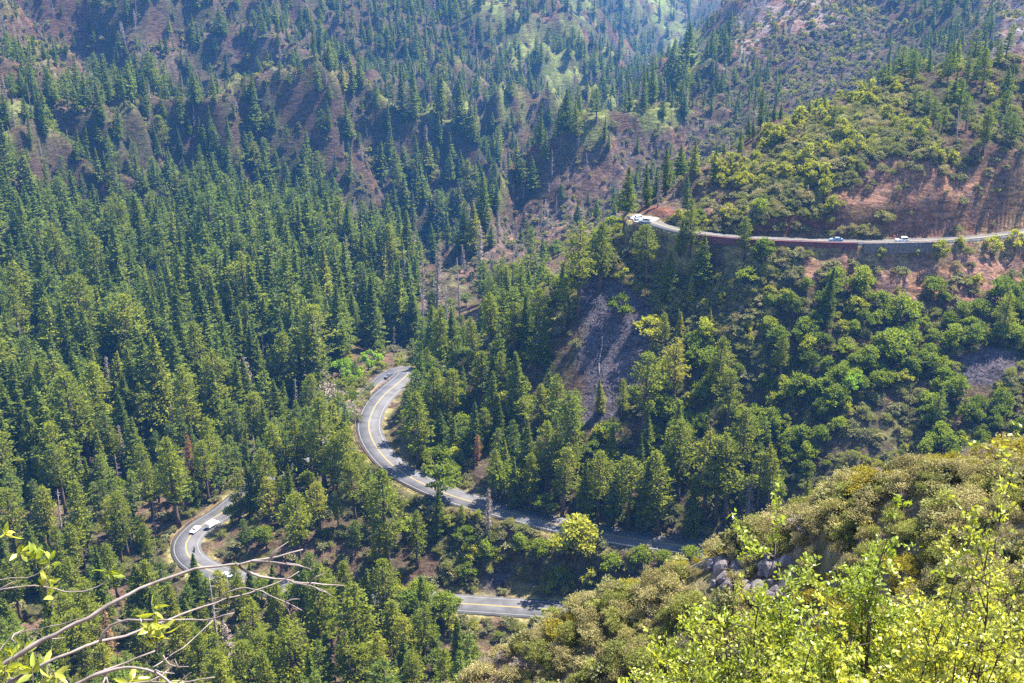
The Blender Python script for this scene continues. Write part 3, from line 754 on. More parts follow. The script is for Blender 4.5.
def slice_px(key, ua, va, ub, vb, za, zb):
    a = nearest(key, unproject_z(ua, va, za)); b = nearest(key, unproject_z(ub, vb, zb)); a, b = min(a, b), max(a, b)
    return ROADS[key][0][a:b + 1]
def guardrail(pl, off, mat, label, cat='guardrail'):
    T, S = frame_of(pl); c = pl + S * off
    root = empty('guardrail', c[0], label=label, category=cat); o0 = c[0]
    prof = [(0, .38), (.09, .46), (.0, .56), (.09, .66), (0, .76), (-.04, .76), (-.04, .38)]
    V = []
    for i in range(len(c)):
        for (a, z) in prof: V.append(c[i] - o0 + S[i] * a * (-1 if off > 0 else 1) + np.array([0, 0, z]))
    n = len(prof); F = [(i * n + k, i * n + (k + 1) % n, (i + 1) * n + (k + 1) % n, (i + 1) * n + k) for i in range(len(c) - 1) for k in range(n)]
    link('rail', mesh_np('rail', V, F, mat), root)
    for i in range(0, len(c), 2):
        b = Bag().box((0, 0, .05), (.16, .2, 1.45)); p = link('post', b.mesh('post', mat), root); p.location = c[i] - o0 + S[i] * (.12 if off > 0 else -.12)
def wall(pl, off, z0, z1, th, mat, name, label, cat, cap=None, batter=0.0):
    T, S = frame_of(pl); sg = 1 if off > 0 else -1; c = pl + S * off; o0 = c[0].copy()
    root = empty(name, o0, label=label, category=cat)
    def strip(oa, ob, za, zb, bt):
        up = np.array([0, 0, 1.0]); V = []
        for i in range(len(c)):
            q = c[i] - o0
            V += [q + S[i] * sg * oa + up * za, q + S[i] * sg * (ob + bt) + up * za, q + S[i] * sg * ob + up * zb, q + S[i] * sg * oa + up * zb]
        F = [(4 * i + k, 4 * i + (k + 1) % 4, 4 * i + 4 + (k + 1) % 4, 4 * i + 4 + k) for i in range(len(c) - 1) for k in range(4)]
        F += [(3, 2, 1, 0), tuple(4 * (len(c) - 1) + k for k in range(4))]
        return V, F
    link('masonry', mesh_np('masonry', *strip(0, th, z0, z1, batter), mat), root)
    if cap: link('coping', mesh_np('coping', *strip(-.05, th + .08, z1 + .003, z1 + .18, 0), cap), root)
# ledge of the upper road: the valley side is on the left of a line that runs right to left in the picture
pu = slice_px('upper', 858, 241.5, 703, 233, -115, -115)
wall(pu, 3.0, -2.1, .3, .6, M['redwall'], 'retaining_wall', 'dark red retaining wall under the ledge road', 'wall', M['redwall'], .25)
ps = slice_px('upper', 935, 239.5, 859, 241.5, -115, -115)
wall(ps, 3.0, -3.2, .3, .8, M['stonewall'], 'stone_wall', 'grey rubble stone wall carrying the ledge road right of the red wall', 'wall', M['stonewall'], .5)
guardrail(slice_px('upper', 1060, 227, 690, 232, -115, -115), 2.75, M['galv'], 'long grey guardrail along the outer edge of the ledge road')
cur = slice_px('lower', 452, 495.5, 404, 378, ZU, ZU - 1.4)
guardrail(cur, 5.5, M['rust'], 'rust brown guardrail round the outside of the upper road curve')
guardrail(slice_px('lower', 690, 547, 460, 498, ZU, ZU), 5.5, M['galv'], 'grey guardrail along the shaded straight of the lower road')
guardrail(slice_px('lower', 232, 505, 176, 545, ZU - 17.4, ZU - 19.3), -5.5, M['rust'], 'rust brown guardrail round the outside of the lower hairpin')

# ------------------------------------------------------------------ planting
KH = {'pine': 20, 'fir': 20, 'smallfir': 9, 'brown': 20, 'oak': 8, 'bright': 9, 'juniper': 5, 'scrub': 2.2, 'greyscrub': 2.2, 'greenscrub': 2.2, 'yellowscrub': 1.3, 'snag': 18, 'brownsnag': 20, 'bareshrub': 5}
KW = {'pine': 2.8, 'fir': 2.6, 'smallfir': 1.8, 'brown': 2.4, 'oak': 4.0, 'bright': 4.2, 'juniper': 2.2, 'scrub': 2.0, 'greyscrub': 1.9, 'greenscrub': 1.9, 'yellowscrub': 1.6, 'snag': 1.0, 'brownsnag': 1.4, 'bareshrub': 3}
trees = []          # dicts: kind, p, s (scale), hand label
def top_height(p, vtop):
    k = (CH / 2 - vtop) / F_PX
    return p[1] * (k * CP - SP) / (CP + k * SP) - p[2]
HAND = [
 ('pine', 578, 319, 223, 'tallest pine on the upper edge of the grey talus, bare lower trunk'),
 ('pine', 600, 291, 222, 'thin pine behind the tall one at the head of the talus'),
 ('fir', 562, 306, 262, 'young fir left of the tall pine at the talus head'),
 ('pine', 647, 284, 224, 'open crowned pine straight below the pale pull-out'),
 ('fir', 669, 300, 250, 'bright conical tree below the ledge road, left of the red wall'),
 ('pine', 689, 262, 198, 'tall pine whose crown covers the left end of the ledge road'),
 ('fir', 679, 262, 218, 'narrow tree at the left side of the pine on the ledge road'),
 ('fir', 702, 290, 234, 'dark conical tree just below the left end of the red wall'),
 ('smallfir', 690, 307, 276, 'small bright cone shaped tree between two taller ones under the red wall'),
 ('smallfir', 679, 328, 309, 'little conical tree at the right edge of the talus head'),
 ('smallfir', 709, 332, 309, 'little conical tree lowest under the red wall'),
 ('smallfir', 679, 338, 312, 'small dark cone at the right side of the talus'),
 ('pine', 665, 350, 312, 'thin pale pine at the right side of the talus'),
 ('fir', 600, 414, 378, 'rounded young tree alone at the foot of the talus'),
 ('pine', 642, 442, 352, 'tall open pine right of the talus foot'),
 ('pine', 673, 408, 338, 'pine right of the tall open pine by the talus'),
 ('pine', 714, 402, 336, 'broad pine above the oaks in the middle of the right slope'),
 ('pine', 547, 498, 421, 'tall dark stemmed pine above the middle of the shaded road'),
 ('pine', 573, 482, 398, 'tall slim pine standing right of the dark stemmed one above the shaded road'),
 ('pine', 556, 438, 373, 'pointed pine on the slope under the talus'),
 ('pine', 419, 468, 390, 'full pine beside the inside of the upper road curve'),
 ('fir', 454, 459, 418, 'small dense fir inside the road curve'),
 ('pine', 484, 450, 407, 'dark pine in the middle of the stand inside the road curve'),
 ('fir', 501, 443, 402, 'dark fir at the left foot of the talus'),
 ('brown', 477, 466, 434, 'small conifer with browning top above the oak by the road'),
 ('pine', 440, 503, 485, None),
 ('pine', 677, 503, 421, 'tall open pine left in the row above the shaded road'),
 ('pine', 703, 524, 431, 'tall straight pine in the middle of the row above the shaded road'),
 ('pine', 715, 524, 436, None),
 ('pine', 726, 524, 433, 'full sunlit pine at the end of the row above the shaded road'),
 ('brownsnag', 747, 532, 473, 'grey dead conifer standing behind the rocky brow'),
 ('pine', 768, 514, 445, 'broad pine right of the grey dead conifer'),
 ('pine', 757, 512, 452, None),
 ('smallfir', 806, 503, 478, 'small green cone just behind the brushy ridge'),
 ('pine', 501, 328, 258, 'tall flat topped pine on the spur crest left of the talus'),
 ('pine', 513, 318, 262, 'tall pine beside the flat topped one on the spur crest'),
 ('pine', 474, 371, 316, 'slim pine on the crest above the road end'),
 ('pine', 463, 350, 313, None),
 ('pine', 514, 362, 303, 'full pine in the stand left of the talus'),
 ('pine', 539, 357, 289, 'tall slim pine at the left edge of the talus'),
 ('fir', 527, 352, 294, None),
 ('fir', 501, 376, 328, None),
 ('pine', 424, 360, 326, 'pine on the crest nearest the parked dark car'),
 ('pine', 325, 488, 395, 'tallest broad pine between the two road bends, long bare trunk'),
 ('pine', 278, 490, 423, 'pine left of the tallest one between the road bends'),
 ('pine', 299, 480, 418, None),
 ('pine', 349, 496, 424, 'pine close to the outside of the upper road curve'),
 ('pine', 361, 497, 453, None),
 ('pine', 337, 497, 436, None),
 ('pine', 388, 568, 468, 'very tall thin pine below the road curve with a long dark trunk'),
 ('fir', 438, 541, 483, 'sunlit conical tree on the bank under the road, left of the brown dead tree'),
 ('brownsnag', 488, 543, 488, 'brown dead conifer on the bank under the shaded road'),
 ('oak', 574, 570, 516, 'round full crowned tree standing in front of the shaded road'),
 ('pine', 360, 697, 581, 'large sunlit pine at the bottom edge of the picture'),
 ('fir', 434, 653, 615, 'dark pointed fir below the lower road'),
 ('fir', 395, 697, 655, 'dark blue green fir beside the large sunlit pine'),
 ('fir', 416, 676, 632, 'dark fir between the sunlit pine and the brushy ridge'),
 ('pine', 462, 532, 504, None),
 ('pine', 83, 568, 481, 'tall full pine rising above the leafy twigs at the left'),
 ('pine', 179, 528, 438, 'tall pine directly behind the lower hairpin'),
 ('pine', 129, 559, 491, 'slim pine left of the lower hairpin'),
 ('snag', 220, 672, 576, 'dark leaning dead trunk crossing behind the bare branch tips'),
 ('pine', 266, 700, 628, 'pale green pine at the bottom edge under the bare branch tips'),
 ('pine', 320, 670, 562, 'tall slim pine right of the bare branch tips'),
 ('fir', 199, 602, 552, 'slender young fir at the near edge of the lower hairpin'),
 ('brown', 112, 694, 612, 'rust brown dying pine behind the bare branches'),
 ('pine', 90, 470, 386, 'broad pine standing out at the front of the left forest'),
 ('fir', 30, 455, 392, 'full fir at the front of the left forest near the frame edge'),
 ('brownsnag', 283, 305, 262, 'bare grey tree in the forest left of the canyon bottom'),
 ('brownsnag', 437, 315, 250, 'reddish dead conifer on the burnt spur'),
 ('snag', 460, 318, 258, 'black bare snag on the burnt spur right of the reddish one'),
 ('snag', 423, 310, 268, None), ('snag', 447, 330, 285, None), ('snag', 416, 330, 292, None),
 ('bareshrub', 322, 396, 366, 'leafless grey bush at the forest edge above the road bends'),
 ('bareshrub', 330, 412, 382, 'leafless grey bush lower at the forest edge above the road bends'),
 ('bright', 350, 390, 362, 'bright green leafy tree by the far end of the road curve'),
 ('bright', 370, 374, 347, 'bright green leafy tree beside the dark car at the road end'),
 ('bright', 345, 378, 355, 'bright green leafy tree left of the road end'),
 ('oak', 440, 500, 462, 'round oak beside the start of the shaded road'),
 ('oak', 505, 505, 462, 'wide light green oak above the middle of the shaded road'),
 ('greenscrub', 365, 400, 391, None), ('greyscrub', 361, 406, 396, None), ('greenscrub', 358, 411, 401, None), ('bareshrub', 354, 416, 403, None), ('scrub', 351, 423, 412, None),
 ('greyscrub', 347, 432, 420, None), ('oak', 352, 405, 388, None), ('scrub', 368, 394, 386, None), ('bareshrub', 345, 416, 400, None), ('oak', 340, 430, 410, None), ('greenscrub', 372, 389, 382, None),
 ('pine', 343, 447, 405, None), ('fir', 335, 452, 412, None), ('greyscrub', 344, 444, 430, None),
 ('juniper', 938, 262, 238, 'round juniper standing against the ledge road right of the stone wall'), ('juniper', 992, 258, 231, 'round juniper against the ledge road close to the frame edge'), ('juniper', 1014, 252, 226, None),
 ('pine', 743, 262, 216, 'loose crowned pine in front of the red retaining wall'), ('oak', 766, 262, 236, 'round green bush tree in front of the red retaining wall'), ('juniper', 880, 262, 246, None), ('juniper', 916, 262, 248, None),
 ('fir', 825, 322, 266, 'dark pyramid shaped fir alone among the oaks on the right slope'), ('oak', 900, 330, 292, None), ('oak', 1000, 310, 276, None), ('juniper', 960, 250, 236, None),
 ('pine', 497, 503, 448, None), ('fir', 515, 508, 458, None), ('pine', 531, 512, 452, None), ('oak', 545, 515, 490, None), ('pine', 562, 517, 446, None), ('fir', 583, 522, 460, None), ('pine', 597, 524, 452, None), ('fir', 612, 527, 466, None),
 ('pine', 628, 530, 455, None), ('fir', 644, 533, 458, None), ('pine', 658, 536, 452, None), ('fir', 690, 538, 470, None),
 ('oak', 640, 572, 545, 'round green tree in front of the right end of the shaded road'), ('oak', 612, 578, 552, None), ('oak', 664, 570, 549, None), ('oak', 540, 562, 538, None), ('oak', 690, 566, 545, None), ('oak', 520, 556, 534, None), ('juniper', 590, 590, 566, None), ('oak', 560, 592, 565, None),
 ('pine', 240, 522, 466, None), ('fir', 254, 516, 460, None), ('pine', 268, 508, 448, None), ('oak', 232, 525, 503, None), ('oak', 447, 622, 590, None), ('oak', 262, 600, 576, None), ('oak', 292, 606, 582, None), ('pine', 236, 606, 562, None), ('fir', 305, 612, 570, None), ('pine', 345, 628, 560, None), ('fir', 365, 630, 568, None), ('pine', 385, 632, 560, None), ('oak', 408, 628, 592, None), ('fir', 425, 630, 574, None), ('oak', 442, 626, 594, None), ('pine', 300, 622, 558, None), ('fir', 275, 618, 562, None), ('fir', 252, 610, 562, None), ('pine', 330, 624, 566, None),
 ('oak', 395, 610, 580, None), ('oak', 420, 612, 580, None), ('oak', 620, 322, 290, 'pale round tree in the middle of the talus'),
 ('oak', 650, 345, 312, 'bright bush tree right of the talus'),
]
for h in HAND:
    k, u, vb, vt, lab = h
    rc = raycast(u, vb, 140)
    if rc is None: continue
    p, d = rc
    hh = max(2.0, top_height(p, vt))
    trees.append(dict(kind=k, p=p, s=hh / KH[k], hand=True, label=lab))
HANDXY = np.array([t['p'][:2] for t in trees])

# pixels of the open places that random planting leaves free to be seen
def poly_pts(poly, n=3.0):
    out = []
    for (u0, v0), (u1, v1) in zip(poly[:-1], poly[1:]):
        k = max(1, int(math.hypot(u1 - u0, v1 - v0) / n))
        for i in range(k): out.append((u0 + (u1 - u0) * i / k, v0 + (v1 - v0) * i / k))
    return out + [poly[-1]]
CREST_OR_SUNNY = np.maximum(smooth(.40, .62, SPUR), smooth(.86, .97, SIDE)) * smooth(690, 850, rr)[:, None] * smooth(-900, -300, GX * 0 - 100)  # crests plus sun-facing slopes, where conifers are thinned for lit contrast
KEEP = np.array(poly_pts([(440, 492), (428, 486), (408, 476), (390, 463), (377, 448), (370, 434), (369, 422), (374, 408), (383, 396), (395, 384), (405, 375), (389, 375)])
                + poly_pts([(360, 440), (361, 415), (372, 395)]) + poly_pts([(382, 435), (384, 415), (395, 398)]) + poly_pts([(395, 480), (415, 490), (440, 500)])
                + poly_pts([(480, 506), (520, 516)], 9) + poly_pts([(590, 532), (625, 538)], 9) + poly_pts([(460, 602), (500, 605), (535, 608)]) + poly_pts([(465, 610), (525, 613)])
                + poly_pts([(221, 513), (205, 523), (191, 534), (185, 545), (188, 555)]) + poly_pts([(180, 540), (181, 552)]) + poly_pts([(212, 532), (203, 545)]) + [(227, 574)]
                + poly_pts([(588, 320), (592, 350), (590, 385)]) + poly_pts([(610, 340), (605, 375), (602, 400)]) + poly_pts([(575, 350), (572, 385)])
                + poly_pts([(636, 216), (645, 221), (652, 219), (660, 217)]) + poly_pts([(715, 240), (760, 241), (800, 243), (850, 245), (900, 242), (925, 242)], 5) + poly_pts([(890, 238), (915, 238)])
                + poly_pts([(505, 575), (520, 590)]) + poly_pts([(880, 410), (890, 435)], 6) + poly_pts([(972, 360), (980, 390)], 6))
def plant_cells(step, d0, d1, u0=-110, u1=1134, v0=-60, v1=800):
    ymax = d1 * 1.12; ymin = d0 * .8; xm = d1 * .56
    nx, ny = int(2 * xm / step), int((ymax - ymin) / step)
    X, Y = np.meshgrid(-xm + (np.arange(nx) + .5) * step, ymin + (np.arange(ny) + .5) * step)
    X = (X + rng.uniform(-.5, .5, X.shape) * step).ravel(); Y = (Y + rng.uniform(-.5, .5, Y.shape) * step).ravel()
    m = np.abs(X) < Y * .62; X, Y = X[m], Y[m]
    Z = ground(X, Y); U, V, D = project(np.stack([X, Y, Z], 1))
    m = (D > d0) & (D <= d1) & (U > u0) & (U < u1) & (V > v0) & (V < v1)
    return X[m], Y[m], Z[m], U[m], V[m], D[m]
MIX = {
 'F': [('fir', .58), ('pine', .22), ('brownsnag', .04), ('snag', .06)],
 'f': [('fir', .46), ('pine', .18), ('scrub', .1), ('snag', .09), ('brownsnag', .07)],
 'r': [('fir', .36), ('pine', .12), ('scrub', .24), ('snag', .09), ('brownsnag', .05), ('juniper', .12)],
 'm': [('scrub', .16), ('fir', .04)],
 's': [('snag', .24), ('brownsnag', .09), ('fir', .05), ('scrub', .38)],
 'n': [('pine', .40), ('fir', .22), ('oak', .16)],
 'p': [('pine', .46), ('fir', .14), ('oak', .17), ('scrub', .16), ('snag', .015), ('brownsnag', .012), ('brown', .012)],
 'w': [('pine', .2), ('scrub', .3)],
 'o': [('oak', .52), ('pine', .10), ('juniper', .08), ('bright', .02)],
 'b': [('juniper', .30), ('oak', .08), ('pine', .02)],
 'c': [('juniper', .06), ('scrub', .16)],
 't': [('scrub', .03)],
}
def scatter(step, d0, d1, mixes, hscale=1.0, min_gap=3.0):
    X, Y, Z, U, V, D = plant_cells(step, d0, d1)
    cv = cover(U, V, 22.0, X, Y); rd = lookup(GDIST, X, Y); cr = lookup(CREST_OR_SUNNY, X, Y); seen = visible(np.stack([X, Y, Z + 3.0], 1)) if d0 < 900 else np.ones(len(X), bool)
    for i in range(len(X)):
        mix = mixes.get(chr(cv[i]))
        if not mix: continue
        r = rng.random(); kind = None
        for k, p in mix:
            if r < p: kind = k; break
            r -= p
        if kind is None: continue
        if D[i] > 690 and kind in ('fir', 'pine') and rng.random() < .68 * cr[i]:
            if rng.random() < .3: continue
            kind = 'scrub' if rng.random() < .72 else ('snag' if rng.random() < .6 else 'brownsnag')
        if rd[i] < KW[kind] * .8 + .6: continue
        if len(HANDXY) and D[i] < 720 and np.min(np.hypot(HANDXY[:, 0] - X[i], HANDXY[:, 1] - Y[i])) < min_gap: continue
        big = kind in ('fir', 'pine', 'snag', 'brownsnag', 'brown')
        s = float(np.clip(rng.normal(1.0, .27), .42, 1.6)) * hscale
        if big and chr(cv[i]) in 'rmc': s *= .72
        if big and D[i] > 760: s *= .74
        if big and U[i] > 690 and V[i] < 175: s *= .56 if D[i] < 560 else .55
        if kind in ('fir', 'pine') and chr(cv[i]) in 'Ff' and D[i] < 1000: s *= 1.6
        if big and not seen[i] and (U[i] > 560 and 480 < D[i] < 760 or U[i] > 425 and 640 < D[i] < 1000 and V[i] < 345 and rng.random() < .88): continue
        if big and U[i] > 450 and 620 < D[i] < 900 and chr(cv[i]) in 'srfc' and kind in ('fir', 'pine'): s *= .8
        if kind == 'juniper' and U[i] > 640 and V[i] < 215 and D[i] < 560: s *= 1.35
        if kind == 'oak' and U[i] > 640 and V[i] < 215 and D[i] < 560: kind = 'juniper' if rng.random() < .4 else 'greenscrub'
        h, w = KH[kind] * s, KW[kind] * s
        if D[i] < 600:
            pu = F_PX / D[i]; hv = h * pu * .93
            du = np.abs(KEEP[:, 0] - U[i]); dv = V[i] - KEEP[:, 1]
            frac = np.clip(dv / max(hv, 1), 0, 1)
            wide = w * pu * ((1 - frac) if kind in ('fir', 'pine') else 1.0) + 2.0
            if np.any((du < wide) & (dv > -2) & (dv < hv + 2)):
                if kind in ('oak', 'scrub', 'juniper') or rng.random() < .9: continue
        trees.append(dict(kind=kind, p=np.array([X[i], Y[i], Z[i]]), s=s, hand=False, label=None, cv=chr(cv[i])))
scatter(7.6, 290, 620, MIX)
scatter(8.0, 620, 950, MIX)
scatter(4.2, 560, 1000, {'F': [('scrub', .12)], 'r': [('scrub', .6), ('juniper', .06)], 's': [('scrub', .45)], 'f': [('scrub', .3)], 'c': [('scrub', .35), ('juniper', .05)]}, 1.1)
scatter(7.5, 1000, 1500, {'r': [('scrub', .5)], 'f': [('scrub', .3)], 'c': [('scrub', .4)], 'm': [('scrub', .15)]}, 1.5)
scatter(4.8, 290, 560, {'o': [('oak', .62)], 'b': [('juniper', .18), ('oak', .10)], 'n': [('oak', .12)]}, .9)
scatter(8.8, 950, 1500, MIX, 1.3)
scatter(14.5, 1500, 2900, MIX, 1.6)
BR = {'b': [('scrub', .5), ('greenscrub', .32), ('juniper', .06)], 'c': [('scrub', .12), ('greenscrub', .05)], 'o': [('scrub', .3), ('greenscrub', .35)], 'n': [('scrub', .25), ('greenscrub', .1)], 'p': [('scrub', .14), ('greenscrub', .1)], 't': [('scrub', .02)], 'w': [('scrub', .2)]}
scatter(3.0, 290, 560, BR, 1.1, 1.5)
scatter(2.2, 385, 470, {'b': [('scrub', .34), ('greenscrub', .26), ('greyscrub', .2)], 'c': [('scrub', .07), ('greyscrub', .04)]}, 1.2, 1.0)
# near brushy ridge: dense low chaparral
X, Y, Z, U, V, D = plant_cells(1.02, 42, 128, 380, 1200, 380, 820)
clus = fbm(X / 7, Y / 7, 3, 131); c2 = fbm(X / 4, Y / 4, 2, 132)
for i in range(len(X)):
    if rng.random() > .86: continue
    if 690 < U[i] < 800 and 530 < V[i] < 606 and c2[i] > -.05: continue          # bare rocks at the brow
    if c2[i] < -.72: continue
    k = 'yellowscrub' if clus[i] > .26 else ('greyscrub' if rng.random() < .58 else ('greenscrub' if rng.random() < .8 else 'scrub'))
    if rng.random() < .05: trees.append(dict(kind='bareshrub', p=np.array([X[i], Y[i], Z[i]]), s=float(rng.uniform(.2, .36)), hand=False, label=None, cv='g')); continue
    trees.append(dict(kind=k, p=np.array([X[i], Y[i], Z[i]]), s=float(np.clip(rng.normal(.6, .22), .26, 1.3)), hand=False, label=None, cv='g'))

PT = np.array([t['p'] for t in trees]); HT = np.array([KH[t['kind']] * t['s'] for t in trees]); WT = np.array([KW[t['kind']] * t['s'] for t in trees])
UB, VB, DB = project(PT); UT, VT, DT = project(PT + np.c_[np.zeros((len(PT), 2)), HT])
vis_terrain = visible(PT + np.c_[np.zeros((len(PT), 2)), HT * .75])
# which trees show, and how much: a small painter's picture of their outlines
IDB = np.full((683, 1024), -1, int)
order = np.argsort(-DB)
for i in order:
    if not vis_terrain[i]: continue
    w = max(.6, WT[i] * F_PX / DB[i]); v0, v1 = VT[i], VB[i]
    a, b = int(max(0, math.floor(v0))), int(min(683, math.ceil(v1)))
    tri = trees[i]['kind'] in ('fir', 'pine', 'smallfir', 'brown', 'brownsnag', 'snag')
    for v in range(a, b):
        f = (v - v0) / max(v1 - v0, 1e-3)
        ww = w * (min(1, .15 + f * 1.25) if tri else math.sqrt(max(0.05, 1 - (2 * f - 1) ** 2)))
        if tri and f > .8: ww *= .35
        x0, x1 = int(max(0, UB[i] - ww)), int(min(1024, UB[i] + ww + 1))
        if x1 > x0: IDB[v, x0:x1] = i
vis_px = np.bincount(IDB[IDB >= 0], minlength=len(trees))
FAMILY = {'pine': 'conifer', 'fir': 'conifer', 'smallfir': 'conifer', 'brown': 'conifer', 'oak': 'oak', 'bright': 'oak', 'juniper': 'juniper', 'scrub': 'shrub', 'greyscrub': 'shrub', 'greenscrub': 'shrub', 'yellowscrub': 'shrub',
          'snag': 'snag', 'brownsnag': 'snag', 'bareshrub': 'shrub'}
CAP = {'conifer': 295, 'oak': 280, 'juniper': 150, 'shrub': 290, 'snag': 80}
single = np.zeros(len(trees), bool)
for fam, cap in CAP.items():
    idx = [i for i, t in enumerate(trees) if FAMILY[t['kind']] == fam and vis_px[i] >= (14 if fam != 'snag' else 8)]
    idx.sort(key=lambda i: (-(10 ** 6 if trees[i]['hand'] else 0) - vis_px[i]))
    for i in idx[:cap]: single[i] = True

# ------------------------------------------------------------------ where things are, in words
def place_words(u, v, d):
    if d < 200:
        if u < 560: return 'on the lowest tip of the brushy ridge'
        if u < 700: return 'on the lower part of the brushy ridge'
        if u < 800: return 'by the rocky brow of the brushy ridge'
        if u < 900: return 'on the brushy ridge behind the bright oaks'
        if v < 490: return 'high on the brushy ridge near the frame edge'
        return 'on the near flank of the brushy ridge'
    if u >= 600 and v < 175 and d < 560: return 'on the hilltop above the red cut cliff' if u > 840 else 'on the brushy slope above the ledge road'
    if u >= 640 and v < 250 and d < 560: return 'on the bank over the ledge road'
    if d > 590 and u > 385 and v > 110 and u > 470 - (v - 230) * 1.2: return 'on the burnt spur across the canyon'
    if d > 590:
        if v > 330: return 'low in the left forest' if u < 200 else 'in the forest near the far road end'
        if v > 250: return 'midway up the left forest' if u < 190 else 'in the forest along the canyon bottom'
        return 'high in the left forest'
    if u < 150 and v > 560: return 'behind the leafy twigs in the lower left corner'
    if u < 270 and v > 560: return 'below the lower hairpin'
    if u < 430 and v > 560: return 'below the lower road'
    if u < 250 and v > 440: return 'along the valley floor left of the lower hairpin'
    if u < 360 and v > 400: return 'between hairpin and upper curve'
    if u < 250: return 'at the foot of the left forest'
    if u < 400 and v <= 400: return 'by the far end of the road curve'
    if u < 470 and v > 490: return 'on the bank below the upper road curve'
    if u < 700 and v > 505: return 'on the bank between the two road levels'
    if u < 470 and v > 370: return 'inside the upper road curve'
    if u < 560 and v < 375: return 'on the spur crest left of the talus'
    if u < 640 and v < 335: return 'around the head of the talus'
    if u < 640 and v < 430: return 'beside the grey talus'
    if u < 600: return 'above the left half of the shaded road'
    if u < 790 and v > 430: return 'above the right half of the shaded road'
    if v < 300: return 'below the red retaining wall' if u < 860 else 'on the dark cliff below the stone wall'
    if u < 740: return 'on the slope right of the talus'
    if u < 860: return 'in the oak wood on the right slope'
    return 'on the far right slope below the cliff'
NAMES = {'pine': ('pine_tree', 'pine', 'green pine'), 'fir': ('fir_tree', 'fir', 'dark pointed fir'), 'smallfir': ('young_conifer', 'conifer', 'small cone shaped conifer'), 'brown': ('dying_pine', 'pine', 'browning pine'),
         'oak': ('oak_tree', 'oak', 'round leafy oak'), 'bright': ('cottonwood_tree', 'tree', 'bright green leafy tree'), 'juniper': ('juniper_tree', 'juniper', 'bushy olive juniper'), 'scrub': ('scrub_bush', 'shrub', 'low olive bush'),
         'greyscrub': ('grey_shrub', 'shrub', 'grey green shrub'), 'greenscrub': ('green_shrub', 'shrub', 'leafy green shrub'), 'yellowscrub': ('yellow_shrub', 'shrub', 'low yellow shrub'),
         'snag': ('dead_snag', 'dead tree', 'bare dead trunk'), 'brownsnag': ('dead_conifer', 'dead tree', 'grey dead conifer'), 'bareshrub': ('leafless_bush', 'shrub', 'leafless grey bush')}
zones = {}
for i in np.nonzero(single)[0]:
    t = trees[i]; t['u'], t['v'], t['d'], t['hpx'] = UB[i], VB[i], DB[i], VB[i] - VT[i]
    t['zone'] = place_words(UB[i], VB[i], DB[i])
    zones.setdefault((t['kind'], t['zone']), []).append(i)
for (kind, zone), ids in zones.items():
    nm = NAMES[kind][2]
    for i in ids: trees[i]['group'] = None
    free = [i for i in ids if not trees[i]['label']]
    if len(free) == 1 and len(ids) == 1: trees[free[0]]['label'] = f'{nm} {zone}, the only one there'; continue
    if len(ids) > 1:
        gname = f'{nm}s {zone}' if not nm.endswith('sh') else f'{nm}es {zone}'
        for i in ids: trees[i]['group'] = gname
    if len(free) >= 3:
        used = set()
        for key, word in ((lambda i: -trees[i]['hpx'], 'tallest'), (lambda i: trees[i]['v'], 'highest placed'), (lambda i: -trees[i]['v'], 'lowest placed'), (lambda i: trees[i]['hpx'], 'shortest'),
                          (lambda i: trees[i]['u'], 'leftmost'), (lambda i: -trees[i]['u'], 'rightmost')):
            j = min(ids, key=key)
            if j in used or trees[j]['label']: continue
            trees[j]['label'] = f'{word} {nm} {zone}'; used.add(j)
    rest = [i for i in ids if not trees[i]['label']]
    if len(rest) > 3:
        hq = np.quantile([trees[i]['hpx'] for i in rest], [.34, .67]); uq = np.quantile([trees[i]['u'] for i in rest], [.34, .67]); vq = np.median([trees[i]['v'] for i in rest])
        for i in rest:
            t = trees[i]
            sz = ('small', 'medium', 'tall')[int(t['hpx'] > hq[0]) + int(t['hpx'] > hq[1])]; ps = ('left', 'middle', 'right')[int(t['u'] > uq[0]) + int(t['u'] > uq[1])]; row = 'back' if t['v'] < vq else 'front'
            t['label'] = f'{sz} {nm} {zone}, {row} {ps}'
    else:
        for i in rest: trees[i]['label'] = f'{nm} among others {zone}' if len(rest) > 1 else f'remaining {nm} {zone}'

# ------------------------------------------------------------------ build the single plants
for i in np.nonzero(single)[0]:
    t = trees[i]; nm, cat, _ = NAMES[t['kind']]
    c, tr = PROTO[t['kind']][int(rng.integers(len(PROTO[t['kind']])))]
    s = t['s']; w = s * rng.uniform(.88, 1.14) * (1.3 if t['kind'] in ('fir', 'pine') and not t['hand'] else 1.55 if t['kind'] == 'fir' and t['u'] > 540 and t['v'] < 320 else 1.28 if t['kind'] in ('fir', 'pine') else 1.0)
    root = empty(nm, tuple(t['p']), rng.uniform(0, 6.28), (w, w, s), label=t['label'], category=cat)
    root.rotation_euler.x, root.rotation_euler.y = rng.normal(0, .025, 2)
    if t.get('group'): root['group'] = t['group']
    link('crown', c, root); link('trunk', tr, root)

